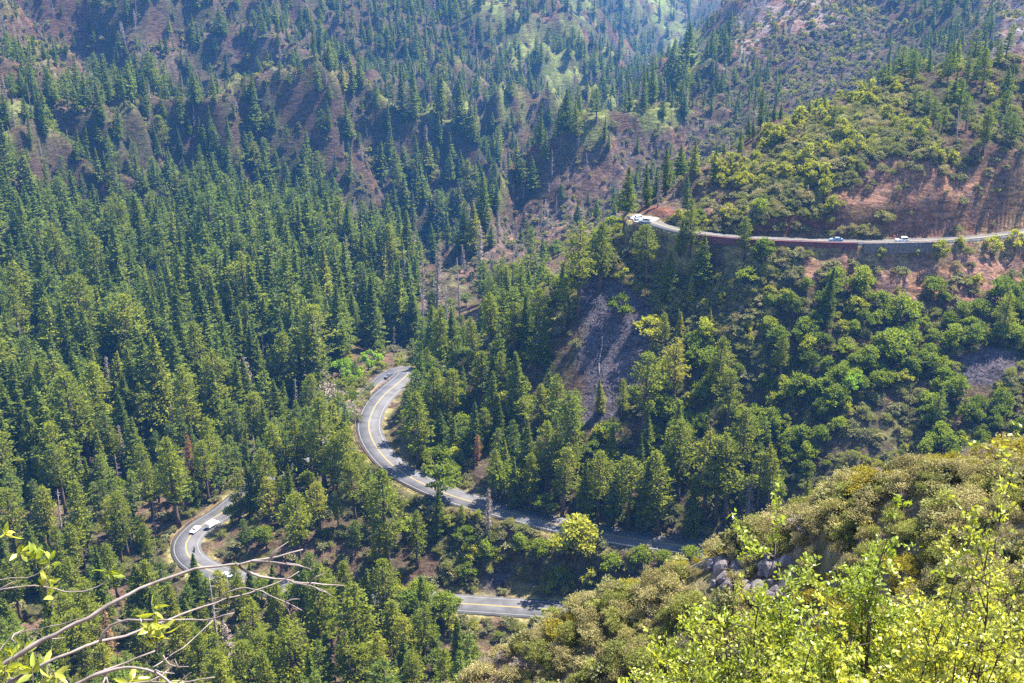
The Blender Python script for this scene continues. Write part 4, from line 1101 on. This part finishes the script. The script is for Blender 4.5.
# ------------------------------------------------------------------ the masses
MASSKIND = {'fir': 'fir', 'pine': 'pine', 'smallfir': 'fir', 'brown': 'brown', 'brownsnag': 'brown', 'snag': 'snag', 'oak': 'oak', 'bright': 'oak', 'juniper': 'juniper', 'scrub': 'scrub', 'greyscrub': 'greyscrub', 'greenscrub': 'greenscrub', 'yellowscrub': 'yellowscrub', 'bareshrub': 'scrub'}
FH = {'fir': 20, 'pine': 20, 'brown': 20, 'snag': 17, 'scrub': 2.4, 'oak': 8, 'juniper': 5, 'greyscrub': 2.0, 'greenscrub': 2.2, 'yellowscrub': 1.3}
groups = {'far_forest': [], 'broadleaf_woods': [], 'brush_undergrowth': [], 'burnt_woods': []}
for i, t in enumerate(trees):
    if single[i]: continue
    mk = MASSKIND[t['kind']]
    g = {'fir': 'far_forest', 'pine': 'far_forest', 'brown': 'burnt_woods', 'snag': 'burnt_woods', 'oak': 'broadleaf_woods', 'juniper': 'broadleaf_woods'}.get(mk, 'brush_undergrowth')
    sc = KH[t['kind']] * t['s'] / FH[mk]
    groups[g].append((*t['p'], rng.uniform(0, 6.28), sc, far_i[mk][int(rng.integers(len(far_i[mk])))]))
ML = {'far_forest': ('dense conifer forest covering the canyon sides behind the nearer trees', 'forest'), 'broadleaf_woods': ('low oak and juniper woodland filling the right hand slopes', 'woodland'),
      'brush_undergrowth': ('low brush scattered over the slopes between the trees', 'brush'), 'burnt_woods': ('bare burnt trees scattered through the far forest', 'dead trees')}
for g, pts in groups.items():
    if pts: mass(g, ML[g][0], ML[g][1], pts)
print('PLANTS', len(trees), 'single', int(single.sum()), {k: len(v) for k, v in groups.items()})

# ------------------------------------------------------------------ rocks
def boulder(name, p, r, label, group):
    bm = bmesh.new(); bmesh.ops.create_icosphere(bm, subdivisions=2, radius=1.0)
    sx, sy, sz = r * rng.uniform(.8, 1.3), r * rng.uniform(.8, 1.2), r * rng.uniform(.6, 1.1); o = rng.uniform(0, 50)
    pl = rand_dirs(9); pd = rng.uniform(.55, .9, 9)
    for v in bm.verts:
        q = np.array(v.co)
        for k in range(9):
            e = q @ pl[k] - pd[k]
            if e > 0: q = q - pl[k] * e
        q = q * (1 + .12 * float(fbm(np.array(q[0] * 3 + o), np.array(q[1] * 3 + q[2] * 2), 2, 8)))
        v.co = Vector((q[0] * sx, q[1] * sy, q[2] * sz))
    me = bpy.data.meshes.new(name); bm.to_mesh(me); bm.free(); me.materials.append(M['rock'])
    o_ = link(name, me, None, label=label, category='boulder'); o_.location = p; o_.rotation_euler = (0, 0, rng.uniform(0, 6.28))
    if group: o_['group'] = group
rocks = []
for k in range(60):
    u, v = rng.uniform(712, 790), rng.uniform(540, 606)
    if v < 562 - (u - 706) * .30: continue
    rc = raycast(u, v, 20)
    if rc is None or rc[1] > 150: continue
    rocks.append((rc[0], rng.uniform(.3, .85), u, v))
rocks.sort(key=lambda r: -r[1])
for i, (p, r, u, v) in enumerate(rocks):
    lab = 'largest grey boulder of the outcrop on the brow of the brushy ridge' if i == 0 else f"{('big', 'middling', 'small')[min(2, 3 * i // len(rocks))]} grey boulder in the outcrop on the ridge brow, {'left' if u < 735 else 'middle' if u < 762 else 'right'} {'upper' if v < 572 else 'lower'} part"
    boulder('boulder', tuple(p + np.array([0, 0, r * .02])), r, lab, 'boulders of the outcrop on the brushy ridge')
# rubble of the talus: countless stones
def rubble():
    V, F, n = [], [], 0
    base = np.array([(1, 0, -.5), (-.5, .87, -.5), (-.5, -.87, -.5), (.2, .1, .9), (-.4, .5, .5)])
    faces = [(0, 1, 3), (1, 4, 3), (1, 2, 4), (2, 3, 4), (2, 0, 3), (0, 2, 1)]
    Xc, Yc, Zc, Uc, Vc, Dc = plant_cells(1.15, 360, 470, 540, 1060, 290, 460)
    cv = cover(Uc, Vc, 24.0, Xc, Yc)
    for i in np.nonzero(cv == ord('t'))[0]:
        q = (base * rng.uniform(.12, .45) * rng.uniform(.7, 1.2, 3)) @ np.array(Matrix.Rotation(rng.uniform(0, 6.28), 3, 'Z')) + rng.normal(0, .08, (5, 3))
        V.append(q + np.array([Xc[i], Yc[i], Zc[i] + .12])); F += [tuple(a + n for a in f) for f in faces]; n += 5
    if n: link('talus_rubble', mesh_np('talus_rubble', np.vstack(V), F, M['rock']), None, kind='stuff', label='loose grey stones of the talus slope', category='rubble')
rubble()
# bleached log on the talus
a, b = raycast(602, 338, 200)[0], raycast(599, 376, 200)[0]
tt = np.linspace(0, 1, 9)[:, None]; pts = a + (b - a) * tt; pts[:, 0] += .35 * np.sin(tt[:, 0] * 7); pts[:, 2] = ground(pts[:, 0], pts[:, 1]) + .35
lg = empty('fallen_log', tuple(a), label='bleached fallen log lying down the middle of the talus', category='log')
link('stem', Bag().tube(pts - a, np.linspace(.2, .08, 9), 8).mesh('stem', M['palewood'], True), lg)
tw = Bag()
for k in range(6):
    q = (pts - a)[2 + k]; tw.tube([q, q + np.array([rng.normal(0, .8), rng.normal(0, .5), .7])], [.09, .03], 4)
link('branch_stub', tw.mesh('branch_stub', M['palewood']), lg)

# ------------------------------------------------------------------ vehicles
def wheel(root, x, y, r=.34, w=.24):
    th = np.linspace(0, 2 * math.pi, 19)[:-1]
    b = Bag().prism([(r * math.cos(a), r * math.sin(a)) for a in th], -w / 2, w / 2)
    o = link('wheel', b.mesh('tyre', M['tyre']), root); o.location = (x, y, r)
    b = Bag().prism([(r * .6 * math.cos(a), r * .6 * math.sin(a)) for a in th], -w / 2 - .012, w / 2 + .012)
    link('rim', b.mesh('rim', M['rim']), o)
def car(p, heading, paint, label, kind='suv'):
    """x forward"""
    L_, Wd = 4.7, 1.86
    root = empty('car', p, heading, 1.0, label=label, category='car', group='vehicles on the mountain road')
    low = [(-2.33, .42), (-2.30, .95), (-2.22, 1.02), (1.0, 1.04), (2.05, .90), (2.34, .72), (2.36, .40), (1.95, .28), (-2.0, .28)]
    link('body', Bag().prism(low, -Wd / 2, Wd / 2).mesh('body', paint, False, .06), root)
    ch = 1.72 if kind == 'suv' else 1.46
    rear = -2.12 if kind == 'suv' else -1.75
    cab = [(rear, 1.0), (rear + (.25 if kind == 'suv' else .65), ch - .06), (rear + .5 if kind == 'suv' else -.75, ch), (.05, ch), (.35, ch - .08), (1.12, 1.0)]
    b = Bag().prism(cab, -.80, .80); cm = b.mesh('roof', paint, False, .05); link('roof', cm, root)
    for s in (-1, 1):
        w_ = Bag().prism([(rear + .28, 1.06), (rear + (.45 if kind == 'suv' else .75), ch - .14), (.1, ch - .14), (.85, 1.06)], .80 * s - .012, .80 * s + .012); link('side_window', w_.mesh('side_window', M['glass']), root)
    # windscreen and rear window as inclined panes just proud of the cabin
    V = [(1.145, -.70, 1.04), (1.145, .70, 1.04), (.40, .66, ch - .09), (.40, -.66, ch - .09)]
    link('windscreen', Bag().add([(x + .03, y, z + .03) for x, y, z in V], [(0, 1, 2, 3)]).mesh('windscreen', M['glass']), root)
    r2 = rear + (.25 if kind == 'suv' else .65)
    V = [(rear + .03, -.66, 1.06), (rear + .03, .66, 1.06), (r2 - .0, .62, ch - .12), (r2 - .0, -.62, ch - .12)]
    link('rear_window', Bag().add([(x - .03, y, z + .02) for x, y, z in V], [(3, 2, 1, 0)]).mesh('rear_window', M['glass']), root)
    for s in (-1, 1):
        o = link('headlight', Bag().box((0, 0, 0), (.06, .36, .16)).mesh('headlight', M['lamp'], False, .015), root); o.location = (2.33, .66 * s, .72)
        o = link('tail_light', Bag().box((0, 0, 0), (.06, .22, .26)).mesh('tail_light', M['tail'], False, .015), root); o.location = (-2.31, .78 * s, .82)
        o = link('mirror', Bag().box((0, 0, 0), (.12, .2, .14)).mesh('mirror', paint, False, .02), root); o.location = (.85, 1.0 * s, 1.08)
        for x in (-1.42, 1.45): wheel(root, x, .83 * s)
    link('bumper', Bag().box((2.3, 0, .42), (.16, 1.7, .2)).mesh('bumper', M['black'], False, .03), root)
    link('bumper', Bag().box((-2.3, 0, .44), (.16, 1.7, .2)).mesh('bumper', M['black'], False, .03), root)
def truck(p, heading, label):
    root = empty('box_truck', p, heading, .78, label=label, category='truck', group='vehicles on the mountain road')
    link('cargo_box', Bag().box((-1.3, 0, 1.95), (4.6, 2.25, 2.2)).mesh('cargo_box', M['carwhite'], False, .06), root)
    cab = [(1.1, .5), (1.1, 2.0), (1.25, 2.1), (1.95, 2.1), (2.55, 1.35), (3.25, 1.2), (3.35, .55), (3.2, .42)]
    link('cab', Bag().prism(cab, -.98, .98).mesh('cab', M['carwhite'], False, .06), root)
    V = [(2.06, -.85, 2.0), (2.60, -.9, 1.38), (2.60, .9, 1.38), (2.06, .85, 2.0)]
    link('windscreen', Bag().add([(x + .05, y, z + .05) for x, y, z in V], [(0, 1, 2, 3)]).mesh('windscreen', M['glass']), root)
    for s in (-1, 1):
        link('side_window', Bag().prism([(1.35, 1.4), (1.35, 1.95), (1.95, 1.95), (2.35, 1.4)], .985 * s - .01, .985 * s + .01).mesh('side_window', M['glass']), root)
        o = link('headlight', Bag().box((0, 0, 0), (.06, .3, .2)).mesh('headlight', M['lamp'], False, .015), root); o.location = (3.34, .72 * s, .85)
        for x in (-2.3, 2.35): wheel(root, x, .9 * s, .4, .26)
    link('chassis', Bag().box((-.2, 0, .62), (6.4, 1.1, .3)).mesh('chassis', M['black']), root)
    link('grille', Bag().box((3.33, 0, .72), (.08, 1.0, .3)).mesh('grille', M['black'], False, .02), root)
    link('bumper', Bag().box((3.36, 0, .48), (.16, 1.9, .2)).mesh('bumper', M['galv'], False, .03), root)
def skin_body(name, joints, edges, mat, parent=None):
    me = bpy.data.meshes.new(name); me.from_pydata([j[:3] for j in joints], edges, [])
    o = bpy.data.objects.new(name, me); COL.objects.link(o)
    if parent: o.parent = parent
    md = o.modifiers.new('skin', 'SKIN'); md.use_smooth_shade = True
    for i, j in enumerate(joints): me.skin_vertices[0].data[i].radius = (j[3], j[3])
    me.skin_vertices[0].data[0].use_root = True
    sb = o.modifiers.new('sub', 'SUBSURF'); sb.levels = 1; sb.render_levels = 1
    me.materials.append(mat)
    return o
def motorcycle(p, heading):
    root = empty('motorcycle', p, heading, 1.0, label='small black motorcycle with a rider in the bend of the lower hairpin', category='motorcycle', group='vehicles on the mountain road')
    wheel(root, -.75, 0, .33, .16); wheel(root, .78, 0, .33, .13)
    link('engine', Bag().box((0, 0, .48), (.5, .36, .42)).mesh('engine', M['galv'], False, .05), root)
    link('fuel_tank', Bag().prism([(-.1, .72), (-.05, .9), (.2, .98), (.42, .9), (.45, .74)], -.17, .17).mesh('fuel_tank', M['black'], False, .05), root)
    link('seat', Bag().prism([(-.85, .86), (-.8, .95), (-.45, .82), (-.1, .84), (-.08, .72), (-.6, .7)], -.15, .15).mesh('seat', M['black'], False, .04), root)
    fk = Bag()
    for s in (-1, 1): fk.tube([(.78, .1 * s, .33), (.5, .1 * s, 1.0)], .03, 6)
    link('front_fork', fk.mesh('front_fork', M['galv']), root)
    link('handlebar', Bag().tube([(.36, -.38, 1.05), (.5, -.16, 1.03), (.5, .16, 1.03), (.36, .38, 1.05)], .02, 6).mesh('handlebar', M['black']), root)
    o = link('headlight', Bag().box((0, 0, 0), (.12, .18, .18)).mesh('headlight', M['lamp'], False, .04), root); o.location = (.64, 0, .92)
    link('exhaust', Bag().tube([(.1, -.2, .35), (-.5, -.22, .36), (-.95, -.22, .42)], .05, 8).mesh('exhaust', M['galv']), root)
    J = [(-.28, 0, .92, .15), (-.22, 0, 1.15, .15), (-.10, 0, 1.38, .16), (-.05, 0, 1.50, .07), (-.02, 0, 1.64, .105), (0, 0, 1.72, .09),
         (-.10, .2, 1.40, .075), (.06, .36, 1.18, .055), (.32, .36, 1.07, .045), (-.10, -.2, 1.40, .075), (.06, -.36, 1.18, .055), (.32, -.36, 1.07, .045),
         (-.2, .15, .88, .11), (.18, .26, .74, .085), (-.05, .26, .36, .06), (.08, .27, .30, .05), (-.2, -.15, .88, .11), (.18, -.26, .74, .085), (-.05, -.26, .36, .06), (.08, -.27, .30, .05)]
    E = [(0, 1), (1, 2), (2, 3), (3, 4), (4, 5), (2, 6), (6, 7), (7, 8), (2, 9), (9, 10), (10, 11), (0, 12), (12, 13), (13, 14), (14, 15), (0, 16), (16, 17), (17, 18), (18, 19)]
    o = skin_body('person', J, E, M['cloth']); o.location = p; o.rotation_euler = (0, 0, heading)
    o['label'] = 'rider in dark clothes and helmet sitting on the black motorcycle'; o['category'] = 'person'
    bm = bmesh.new(); bmesh.ops.create_uvsphere(bm, u_segments=14, v_segments=10, radius=.155)
    for v in bm.verts: v.co.x *= 1.12
    me = bpy.data.meshes.new('helmet'); bm.to_mesh(me); bm.free(); me.materials.append(M['helmet']); h = link('helmet', me, o); h.location = (0, 0, 1.68)
def on_road(key, u, v, z, rev=False):
    p = unproject_z(u, v, z); pl, _ = ROADS[key]; j = nearest(key, p); T, S = frame_of(pl)
    z = float(pl[j, 2]) + .025
    p = unproject_z(u, v, z)
    return (p[0], p[1], z), math.atan2(T[j, 1], T[j, 0]) + (math.pi if rev else 0)
p, h = on_road('lower', 195.5, 531, ZU - 18.8); car(p, h, M['carwhite'], 'white car coming into the lower hairpin ahead of the box truck', 'sedan')
p, h = on_road('lower', 213, 526, ZU - 18.3, True); truck(p, h, 'white box truck leaving the lower hairpin along its inner lane')
p, h = on_road('lower', 194.5, 551, ZU - 19.4, True); motorcycle(p, h)
p, h = on_road('lower', 228, 577, ZU - 19.6); car(p, h, M['carwhite'], 'white car half hidden by bare branch tips below the lower hairpin', 'sedan')
p, h = on_road('lower', 389, 377, ZU - 4.7); car(p, h, M['cardark'], 'dark car at the far end of the upper road curve', 'sedan')
p, h = on_road('upper', 902, 241.5, -115); car(p, h, M['carsilver'], 'silver car driving along the ledge road below the red cliff', 'suv')
p, h = on_road('upper', 836, 241.2, -115); car(p, h, M['carblue'], 'blue grey car half hidden behind the ledge road guardrail', 'sedan')
car(tuple(np.array(unproject_z(640, 219.5, -114.96))), R(25), M['carwhite'], 'white car parked on the pale pull-out, left of the darker one', 'suv')
car(tuple(np.array(unproject_z(645, 222.3, -114.96))), R(160), M['carsilver'], 'silver grey car parked on the pale pull-out, right of the white one', 'suv')

# ------------------------------------------------------------------ bare shrub with a few leafy shoots, close by on the left
def px_line(pts):
    P_ = np.array([unproject(u, v, d) for u, v, d in pts])
    Q = catmull(P_, .045)
    Q[1:-1] += rng.normal(0, .0022, (len(Q) - 2, 3))
    return Q
def leaf_blades(C0, Dv, L, Wd, fold=.25):
    """pointed leaves, folded along the midrib: 6 corners, 2 faces each side"""
    n = len(C0)
    Sd = np.cross(Dv, rand_dirs(n)); Sd /= np.linalg.norm(Sd, axis=1)[:, None] + 1e-9
    Nn = np.cross(Sd, Dv); L = np.asarray(L)[:, None]; Wd = np.asarray(Wd)[:, None]
    b = C0; t = C0 + Dv * L - Nn * L * .12; m1 = C0 + Dv * L * .38 - Nn * L * .0; m2 = C0 + Dv * L * .72 - Nn * L * .04
    V = np.stack([b, m1 + Sd * Wd + Nn * Wd * fold, m2 + Sd * Wd * .72 + Nn * Wd * fold, t, m2 - Sd * Wd * .72 + Nn * Wd * fold, m1 - Sd * Wd + Nn * Wd * fold, m1, m2], 1).reshape(-1, 3)
    F = []
    base = np.arange(n)[:, None] * 8
    quads = np.concatenate([base + np.array([[0, 6, 5, 5]]) * 0 + np.array([[0, 1, 6, 6]]) * 0, ], 1)
    Fs = []
    for tri in ((0, 1, 6), (6, 1, 2), (6, 2, 7), (7, 2, 3), (7, 3, 4), (7, 4, 6), (6, 4, 5), (6, 5, 0)): Fs.append(base + np.array(tri)[None])
    F = np.stack(Fs, 1).reshape(-1, 3)
    tint = np.repeat(np.clip(rng.normal(.5, .25, n), 0, 1), 8)
    return V, F, tint
LINES = [
 ([(-60, 700, 4.9), (-20, 680, 4.9), (17, 656, 4.9), (45, 639, 4.9), (89, 616.6, 4.9), (138, 589, 4.95), (172, 577, 5.0), (196, 568.5, 5.0), (241, 563, 5.05), (265, 560, 5.1), (303, 549.5, 5.15)], .021, .005),
 ([(251, 561.5, 5.06), (268, 561, 5.0), (286, 563, 4.95), (311, 569, 4.9)], .008, .003),
 ([(236, 563.5, 5.04), (247, 572, 5.1), (258, 577, 5.12), (286, 580.5, 5.2), (344, 585.6, 5.3)], .010, .0035),
 ([(290, 581, 5.2), (308, 585, 5.1), (327, 592.5, 5.0)], .006, .003),
 ([(214, 603, 5.1), (234, 587, 5.0), (256, 588, 5.0), (267.5, 594, 4.95), (285, 602, 4.9), (302, 610.6, 4.9)], .006, .003),
 ([(-60, 735, 4.6), (-10, 695, 4.6), (27.5, 671.7, 4.6), (69, 651, 4.65), (100, 642, 4.7), (138, 632, 4.8), (173, 617.3, 4.9), (214, 603, 5.0), (258.5, 590.5, 5.1), (283, 581.5, 5.15), (299, 571.4, 5.2)], .014, .003),
 ([(100, 642, 4.7), (103, 630, 4.68), (117, 620, 4.66), (140, 618.5, 4.6), (165, 620, 4.6), (206.5, 620, 4.6), (234, 613, 4.55)], .009, .0035),
 ([(10, 735, 4.3), (45, 700, 4.3), (72, 685, 4.3), (110, 668, 4.35), (155, 651, 4.4)], .010, .005),
 ([(95, 720, 4.5), (131, 683, 4.5), (162, 661, 4.6), (193, 641, 4.7), (213, 620, 4.8)], .006, .0025),
 ([(30, 725, 4.0), (76, 682, 4.0), (117, 668, 4.0), (138, 665.5, 4.0), (155, 670, 4.0), (175.5, 684, 4.0), (190, 715, 4.0)], .010, .006),
 ([(105, 669, 4.0), (106, 676, 4.0), (108, 690, 4.0)], .007, .006),
 ([(163, 655, 4.6), (168, 664, 4.6), (179, 668, 4.6), (189, 666.5, 4.6)], .004, .002),
 ([(120, 684, 4.2), (150, 681, 4.2), (178, 683, 4.2), (215, 677, 4.2)], .005, .002),
 ([(-70, 615, 5.6), (-30, 600, 5.6), (0, 589, 5.6), (34, 584, 5.6), (55, 588, 5.6), (76, 594, 5.6), (92, 591, 5.6), (106, 582, 5.6), (110, 576, 5.6)], .009, .003),
 ([(-60, 585, 5.8), (-20, 580, 5.8), (0, 578, 5.8), (31, 578, 5.8), (40, 574, 5.8), (48, 566, 5.8)], .006, .0025),
 ([(5, 643, 5.5), (14, 634, 5.5), (30, 629, 5.5), (62, 625, 5.5), (80, 618, 5.4)], .005, .003),
]
root_p = np.array([-2.75, 3.7, float(ground(-2.75, 3.7))])
bs = empty('bare_shrub', tuple(root_p), label='leggy shrub with long grey bare branches and few leafy shoots, lower left corner', category='shrub')
for pts, r0, r1 in LINES:
    Q = px_line(pts)
    if pts[0][0] < 35:                                   # run back to the root outside the frame
        st = Q[0]; k = np.linspace(0, 1, 12)[:, None]
        lead = root_p + (st - root_p) * k; lead[:, 2] += .25 * np.sin(k[:, 0] * math.pi)
        Q = np.vstack([lead[:-1], Q]); r0 = r0 * 1.15
    rad = .68 * np.linspace(r0, r1, len(Q)) * (1 + .12 * np.sin(np.arange(len(Q)) * .9 + rng.uniform(0, 6)))
    link('branch', Bag().tube(Q - root_p, rad, 7).mesh('branch', M['greywood'], True), bs)
CL = [(6, 534, 5.7, 7), (20, 553, 5.7, 9), (36, 556, 5.7, 6), (50, 561, 5.7, 8), (47, 583, 5.6, 8), (52, 595, 5.6, 5), (110, 574, 5.6, 7), (154, 611, 4.55, 6), (152, 628, 4.55, 8), (158, 638, 4.55, 9), (162, 630, 4.55, 5),
      (12, 655, 5.0, 9), (25, 648, 5.0, 6), (6, 672, 4.6, 10), (33, 672, 4.6, 7), (55, 677, 4.5, 9), (130, 683, 4.3, 8), (160, 686, 4.3, 6), (-10, 665, 4.8, 8), (42, 664, 4.7, 6)]
for k in range(26):                                   # short side twigs
    pts, r0, r1 = LINES[int(rng.integers(len(LINES)))]; j = int(rng.integers(1, len(pts) - 1)); q = np.array(unproject(*pts[j])); a_ = np.array(unproject(*pts[j + 1])) - q
    e = a_ / np.linalg.norm(a_) * .6 + rand_dirs(1)[0] * .8; ln = rng.uniform(.03, .14)
    link('twig', Bag().tube([q - root_p, q + e * ln * .5 + rng.normal(0, .006, 3) - root_p, q + e * ln - root_p], [.0035, .0025, .0012], 5).mesh('twig', M['greywood'], True), bs)
for u, v, d, n in CL:
    c = np.array(unproject(u, v, d)); dirs = rand_dirs(n) * np.array([1, .7, .8]) + np.array([.15, 0, .35]); dirs /= np.linalg.norm(dirs, axis=1)[:, None]
    V, F, T = leaf_blades(c + rng.normal(0, .008, (n, 3)) - root_p, dirs, rng.uniform(.055, .085, n), rng.uniform(.010, .014, n))
    o = link('leaf_cluster', mesh_np('leaf_cluster', V, F, M['foreleaf'], T), bs)
    q = Bag().tube([c - root_p + np.array([-.01, 0, -.07]), c - root_p + np.array([0, 0, .03])], [.003, .002], 5); link('shoot', q.mesh('shoot', M['greywood']), o)
# pale dead twig at the tip of the brushy ridge
q0, dq = raycast(452, 690, 40); dq = dq - 1.0
ds_ = empty('dead_shrub', tuple(q0), label='small pale leafless shrub at the lowest tip of the brushy ridge', category='shrub')
for pts, r in (([(456, 690), (447, 663), (440, 648), (434, 638)], .055), ([(446, 662), (436, 660), (428, 655)], .04), ([(449, 668), (453, 652)], .03), ([(441, 650), (446, 640)], .02)):
    Q = catmull([unproject(u, v, dq) for u, v in pts], .3) - q0
    link('branch', Bag().tube(Q, np.linspace(r, r * .35, len(Q)), 6).mesh('branch', M['palewood'], True), ds_)

# ------------------------------------------------------------------ bright young oaks, close by on the right
def near_oak(u, v_top, d, width, label, nstem=7, leaves=2600, sparse=1.0, leaf=(.036, .066), thick=.8):
    top = np.array(unproject(u, v_top, d)); gx, gy = top[0] + .1, top[1] + .2
    g = np.array([gx, gy, float(ground(gx, gy)) - .1]); Ht = top[2] - g[2]
    root = empty('young_oak', tuple(g), label=label, category='oak')
    st = Bag(); tips = []
    for s in range(nstem):
        az = s * 2.4 + rng.normal(0, .4); out = width * rng.uniform(.25, 1.0) * (0 if nstem == 1 else 1); hh = Ht * rng.uniform(.72, 1.0) * (1 - .32 * (out / width) ** 2 if width else 1)
        if s == 0: out, hh = .1, Ht
        e = np.array([math.cos(az) * out, math.sin(az) * out * .9, hh])
        c = catmull([np.zeros(3), e * np.array([.25, .25, .4]) + rng.normal(0, .05, 3), e * np.array([.65, .65, .74]) + rng.normal(0, .07, 3), e], .12)
        st.tube(c, np.linspace(.022, .004, len(c)) * (.7 + .12 * Ht) * thick, 6)
        n2 = int(9 * Ht / 2.5)
        for k in range(n2):
            i = int(len(c) * rng.uniform(.3, .97)); q = c[i]; dd = rand_dirs(1)[0] * np.array([1, 1, .5]) + np.array([0, 0, .35]); ln = rng.uniform(.25, .6) * (.7 + .4 * (1 - i / len(c))) * min(1.2, .4 + width)
            m_ = q + dd * ln * .5 + np.array([0, 0, .03]); f_ = q + dd * ln + np.array([0, 0, .08])
            st.tube([q, m_, f_], [.007, .005, .002], 4, False)
            for a in np.linspace(.3, 1, 6): tips.append(q + (f_ - q) * a)
            for _ in range(3):
                q2 = q + (f_ - q) * rng.uniform(.3, .9); d2 = dd * .5 + rand_dirs(1)[0] * .8; l2 = rng.uniform(.12, .3); st.tube([q2, q2 + d2 * l2], [.003, .0015], 3, False)
                for a in (.5, .8, 1.0): tips.append(q2 + d2 * l2 * a)
    tips = np.array(tips)
    per = max(1, int(leaves * sparse / len(tips)) + 1)
    C0 = np.repeat(tips, per, 0); C0 = C0 + rng.normal(0, .018, C0.shape)
    dv = rand_dirs(len(C0)) * .9 + np.array([0, 0, .25]); dv /= np.linalg.norm(dv, axis=1)[:, None]
    ln = rng.uniform(leaf[0], leaf[1], len(C0))
    V, F, T = leaf_blades(C0, dv, ln, ln * rng.uniform(.22, .32, len(ln)))
    link('stems', st.mesh('stems', M['darkbark'], True), root)
    link('foliage', mesh_np('foliage', V, F, M['foreleaf'], T), root)
near_oak(762, 556, 11.0, 1.0, 'bright young oak with a raised leafy shoot, first beside the rocky brow', 9, 7000)
near_oak(705, 618, 12.0, .8, 'lowest bright young oak at the left end of the oak thicket', 8, 5000)
near_oak(650, 655, 12.5, .55, 'small bright oak sprout left of the oak thicket, cut by the lower edge', 6, 2500)
near_oak(885, 540, 11.5, 1.0, 'tallest full bright oak in the middle of the oak thicket', 10, 8500)
near_oak(825, 590, 12.5, .9, 'bright young oak in the dip between the two raised crowns', 9, 6500)
near_oak(945, 575, 12.5, .9, 'bright young oak right of the tallest full crown', 9, 6500)
near_oak(800, 640, 9.5, .8, 'nearest bright oak along the lower edge with dark stems showing', 7, 4500)
near_oak(930, 632, 9.5, .9, 'nearest bright oak along the lower edge, below the tallest crown', 8, 5500)
near_oak(1010, 585, 11.0, .8, 'bright oak under the thin sapling', 8, 5500)
near_oak(1008, 475, 9.0, .3, 'thin sapling with sparse yellow leaves rising by the frame edge', 3, 1500, 1.0, (.04, .06), .45)
near_oak(975, 560, 9.2, .4, 'thin half bare sapling left of the yellow leaved one', 2, 350, .5, (.035, .055), .45)

# ------------------------------------------------------------------ air, sky, sun, camera
def haze():
    m, nt, out = new_mat('valley_haze')
    v = nt.nodes.new('ShaderNodeVolumePrincipled'); v.inputs['Color'].default_value = (.12, .40, 1.0, 1); v.inputs['Density'].default_value = HAZE
    v.inputs['Anisotropy'].default_value = .35
    nt.links.new(v.outputs[0], out.inputs['Volume'])
    zlo, zhi = float(GZ.min()) - 1.0, max(float(GZ.max()), 20.0) + 45.0
    x, y0, y1 = RMAX * math.sin(AMAX) + 40, -40.0, RMAX + 60
    V = [(a * x, b, c) for c in (zlo, zhi) for a, b in ((-1, y0), (1, y0), (1, y1), (-1, y1))]
    me = mesh_np('haze', V, [(3, 2, 1, 0), (4, 5, 6, 7), (0, 1, 5, 4), (1, 2, 6, 5), (2, 3, 7, 6), (3, 0, 4, 7)], m)
    link('haze', me, None, kind='stuff', label='thin blue haze filling the canyon', category='haze')
HAZE = .00008
haze()
SUN_EL, SUN_AZ = R(62), R(62)           # azimuth from straight ahead towards the right
w = bpy.data.worlds.new('World'); scene.world = w; w.use_nodes = True
nt = w.node_tree; bg = nt.nodes['Background']; sky = nt.nodes.new('ShaderNodeTexSky'); sky.sky_type = 'NISHITA'; sky.sun_disc = False
sky.sun_elevation = SUN_EL; sky.sun_rotation = SUN_AZ; sky.altitude = 1900
nt.links.new(sky.outputs[0], bg.inputs['Color']); bg.inputs['Strength'].default_value = .11
sl = bpy.data.lights.new('sun', 'SUN'); sl.energy = 5.0; sl.angle = R(.53); sl.color = (1.0, .93, .79)
so = bpy.data.objects.new('sun', sl); COL.objects.link(so)
sd = Vector((math.sin(SUN_AZ) * math.cos(SUN_EL), math.cos(SUN_AZ) * math.cos(SUN_EL), math.sin(SUN_EL)))
so.rotation_euler = sd.to_track_quat('Z', 'Y').to_euler(); so.location = (0, 0, 300)
cam = bpy.data.cameras.new('camera'); co = bpy.data.objects.new('camera', cam); COL.objects.link(co)
cam.sensor_fit = 'HORIZONTAL'; cam.sensor_width = 36; cam.lens = F_PX / CW * 36; cam.clip_start = .1; cam.clip_end = 9000
co.location = (0, 0, 0); co.rotation_euler = (math.pi / 2 - PITCH, 0, 0)
scene.camera = co
scene.render.engine = 'CYCLES'
cy = scene.cycles
cy.max_bounces = 6; cy.diffuse_bounces = 3; cy.glossy_bounces = 2; cy.transmission_bounces = 3; cy.transparent_max_bounces = 8; cy.volume_bounces = 1
cy.use_denoising = False
try: cy.denoiser = 'OPENIMAGEDENOISE'; cy.denoising_input_passes = 'RGB_ALBEDO_NORMAL'; cy.denoising_prefilter = 'ACCURATE'
except Exception: pass
cy.caustics_reflective = False; cy.caustics_refractive = False
scene.render.use_persistent_data = False
vs = scene.view_settings; vs.view_transform = 'Standard'; vs.look = 'None'; vs.gamma = 1.0; vs.use_curve_mapping = False; vs.exposure = 2.35
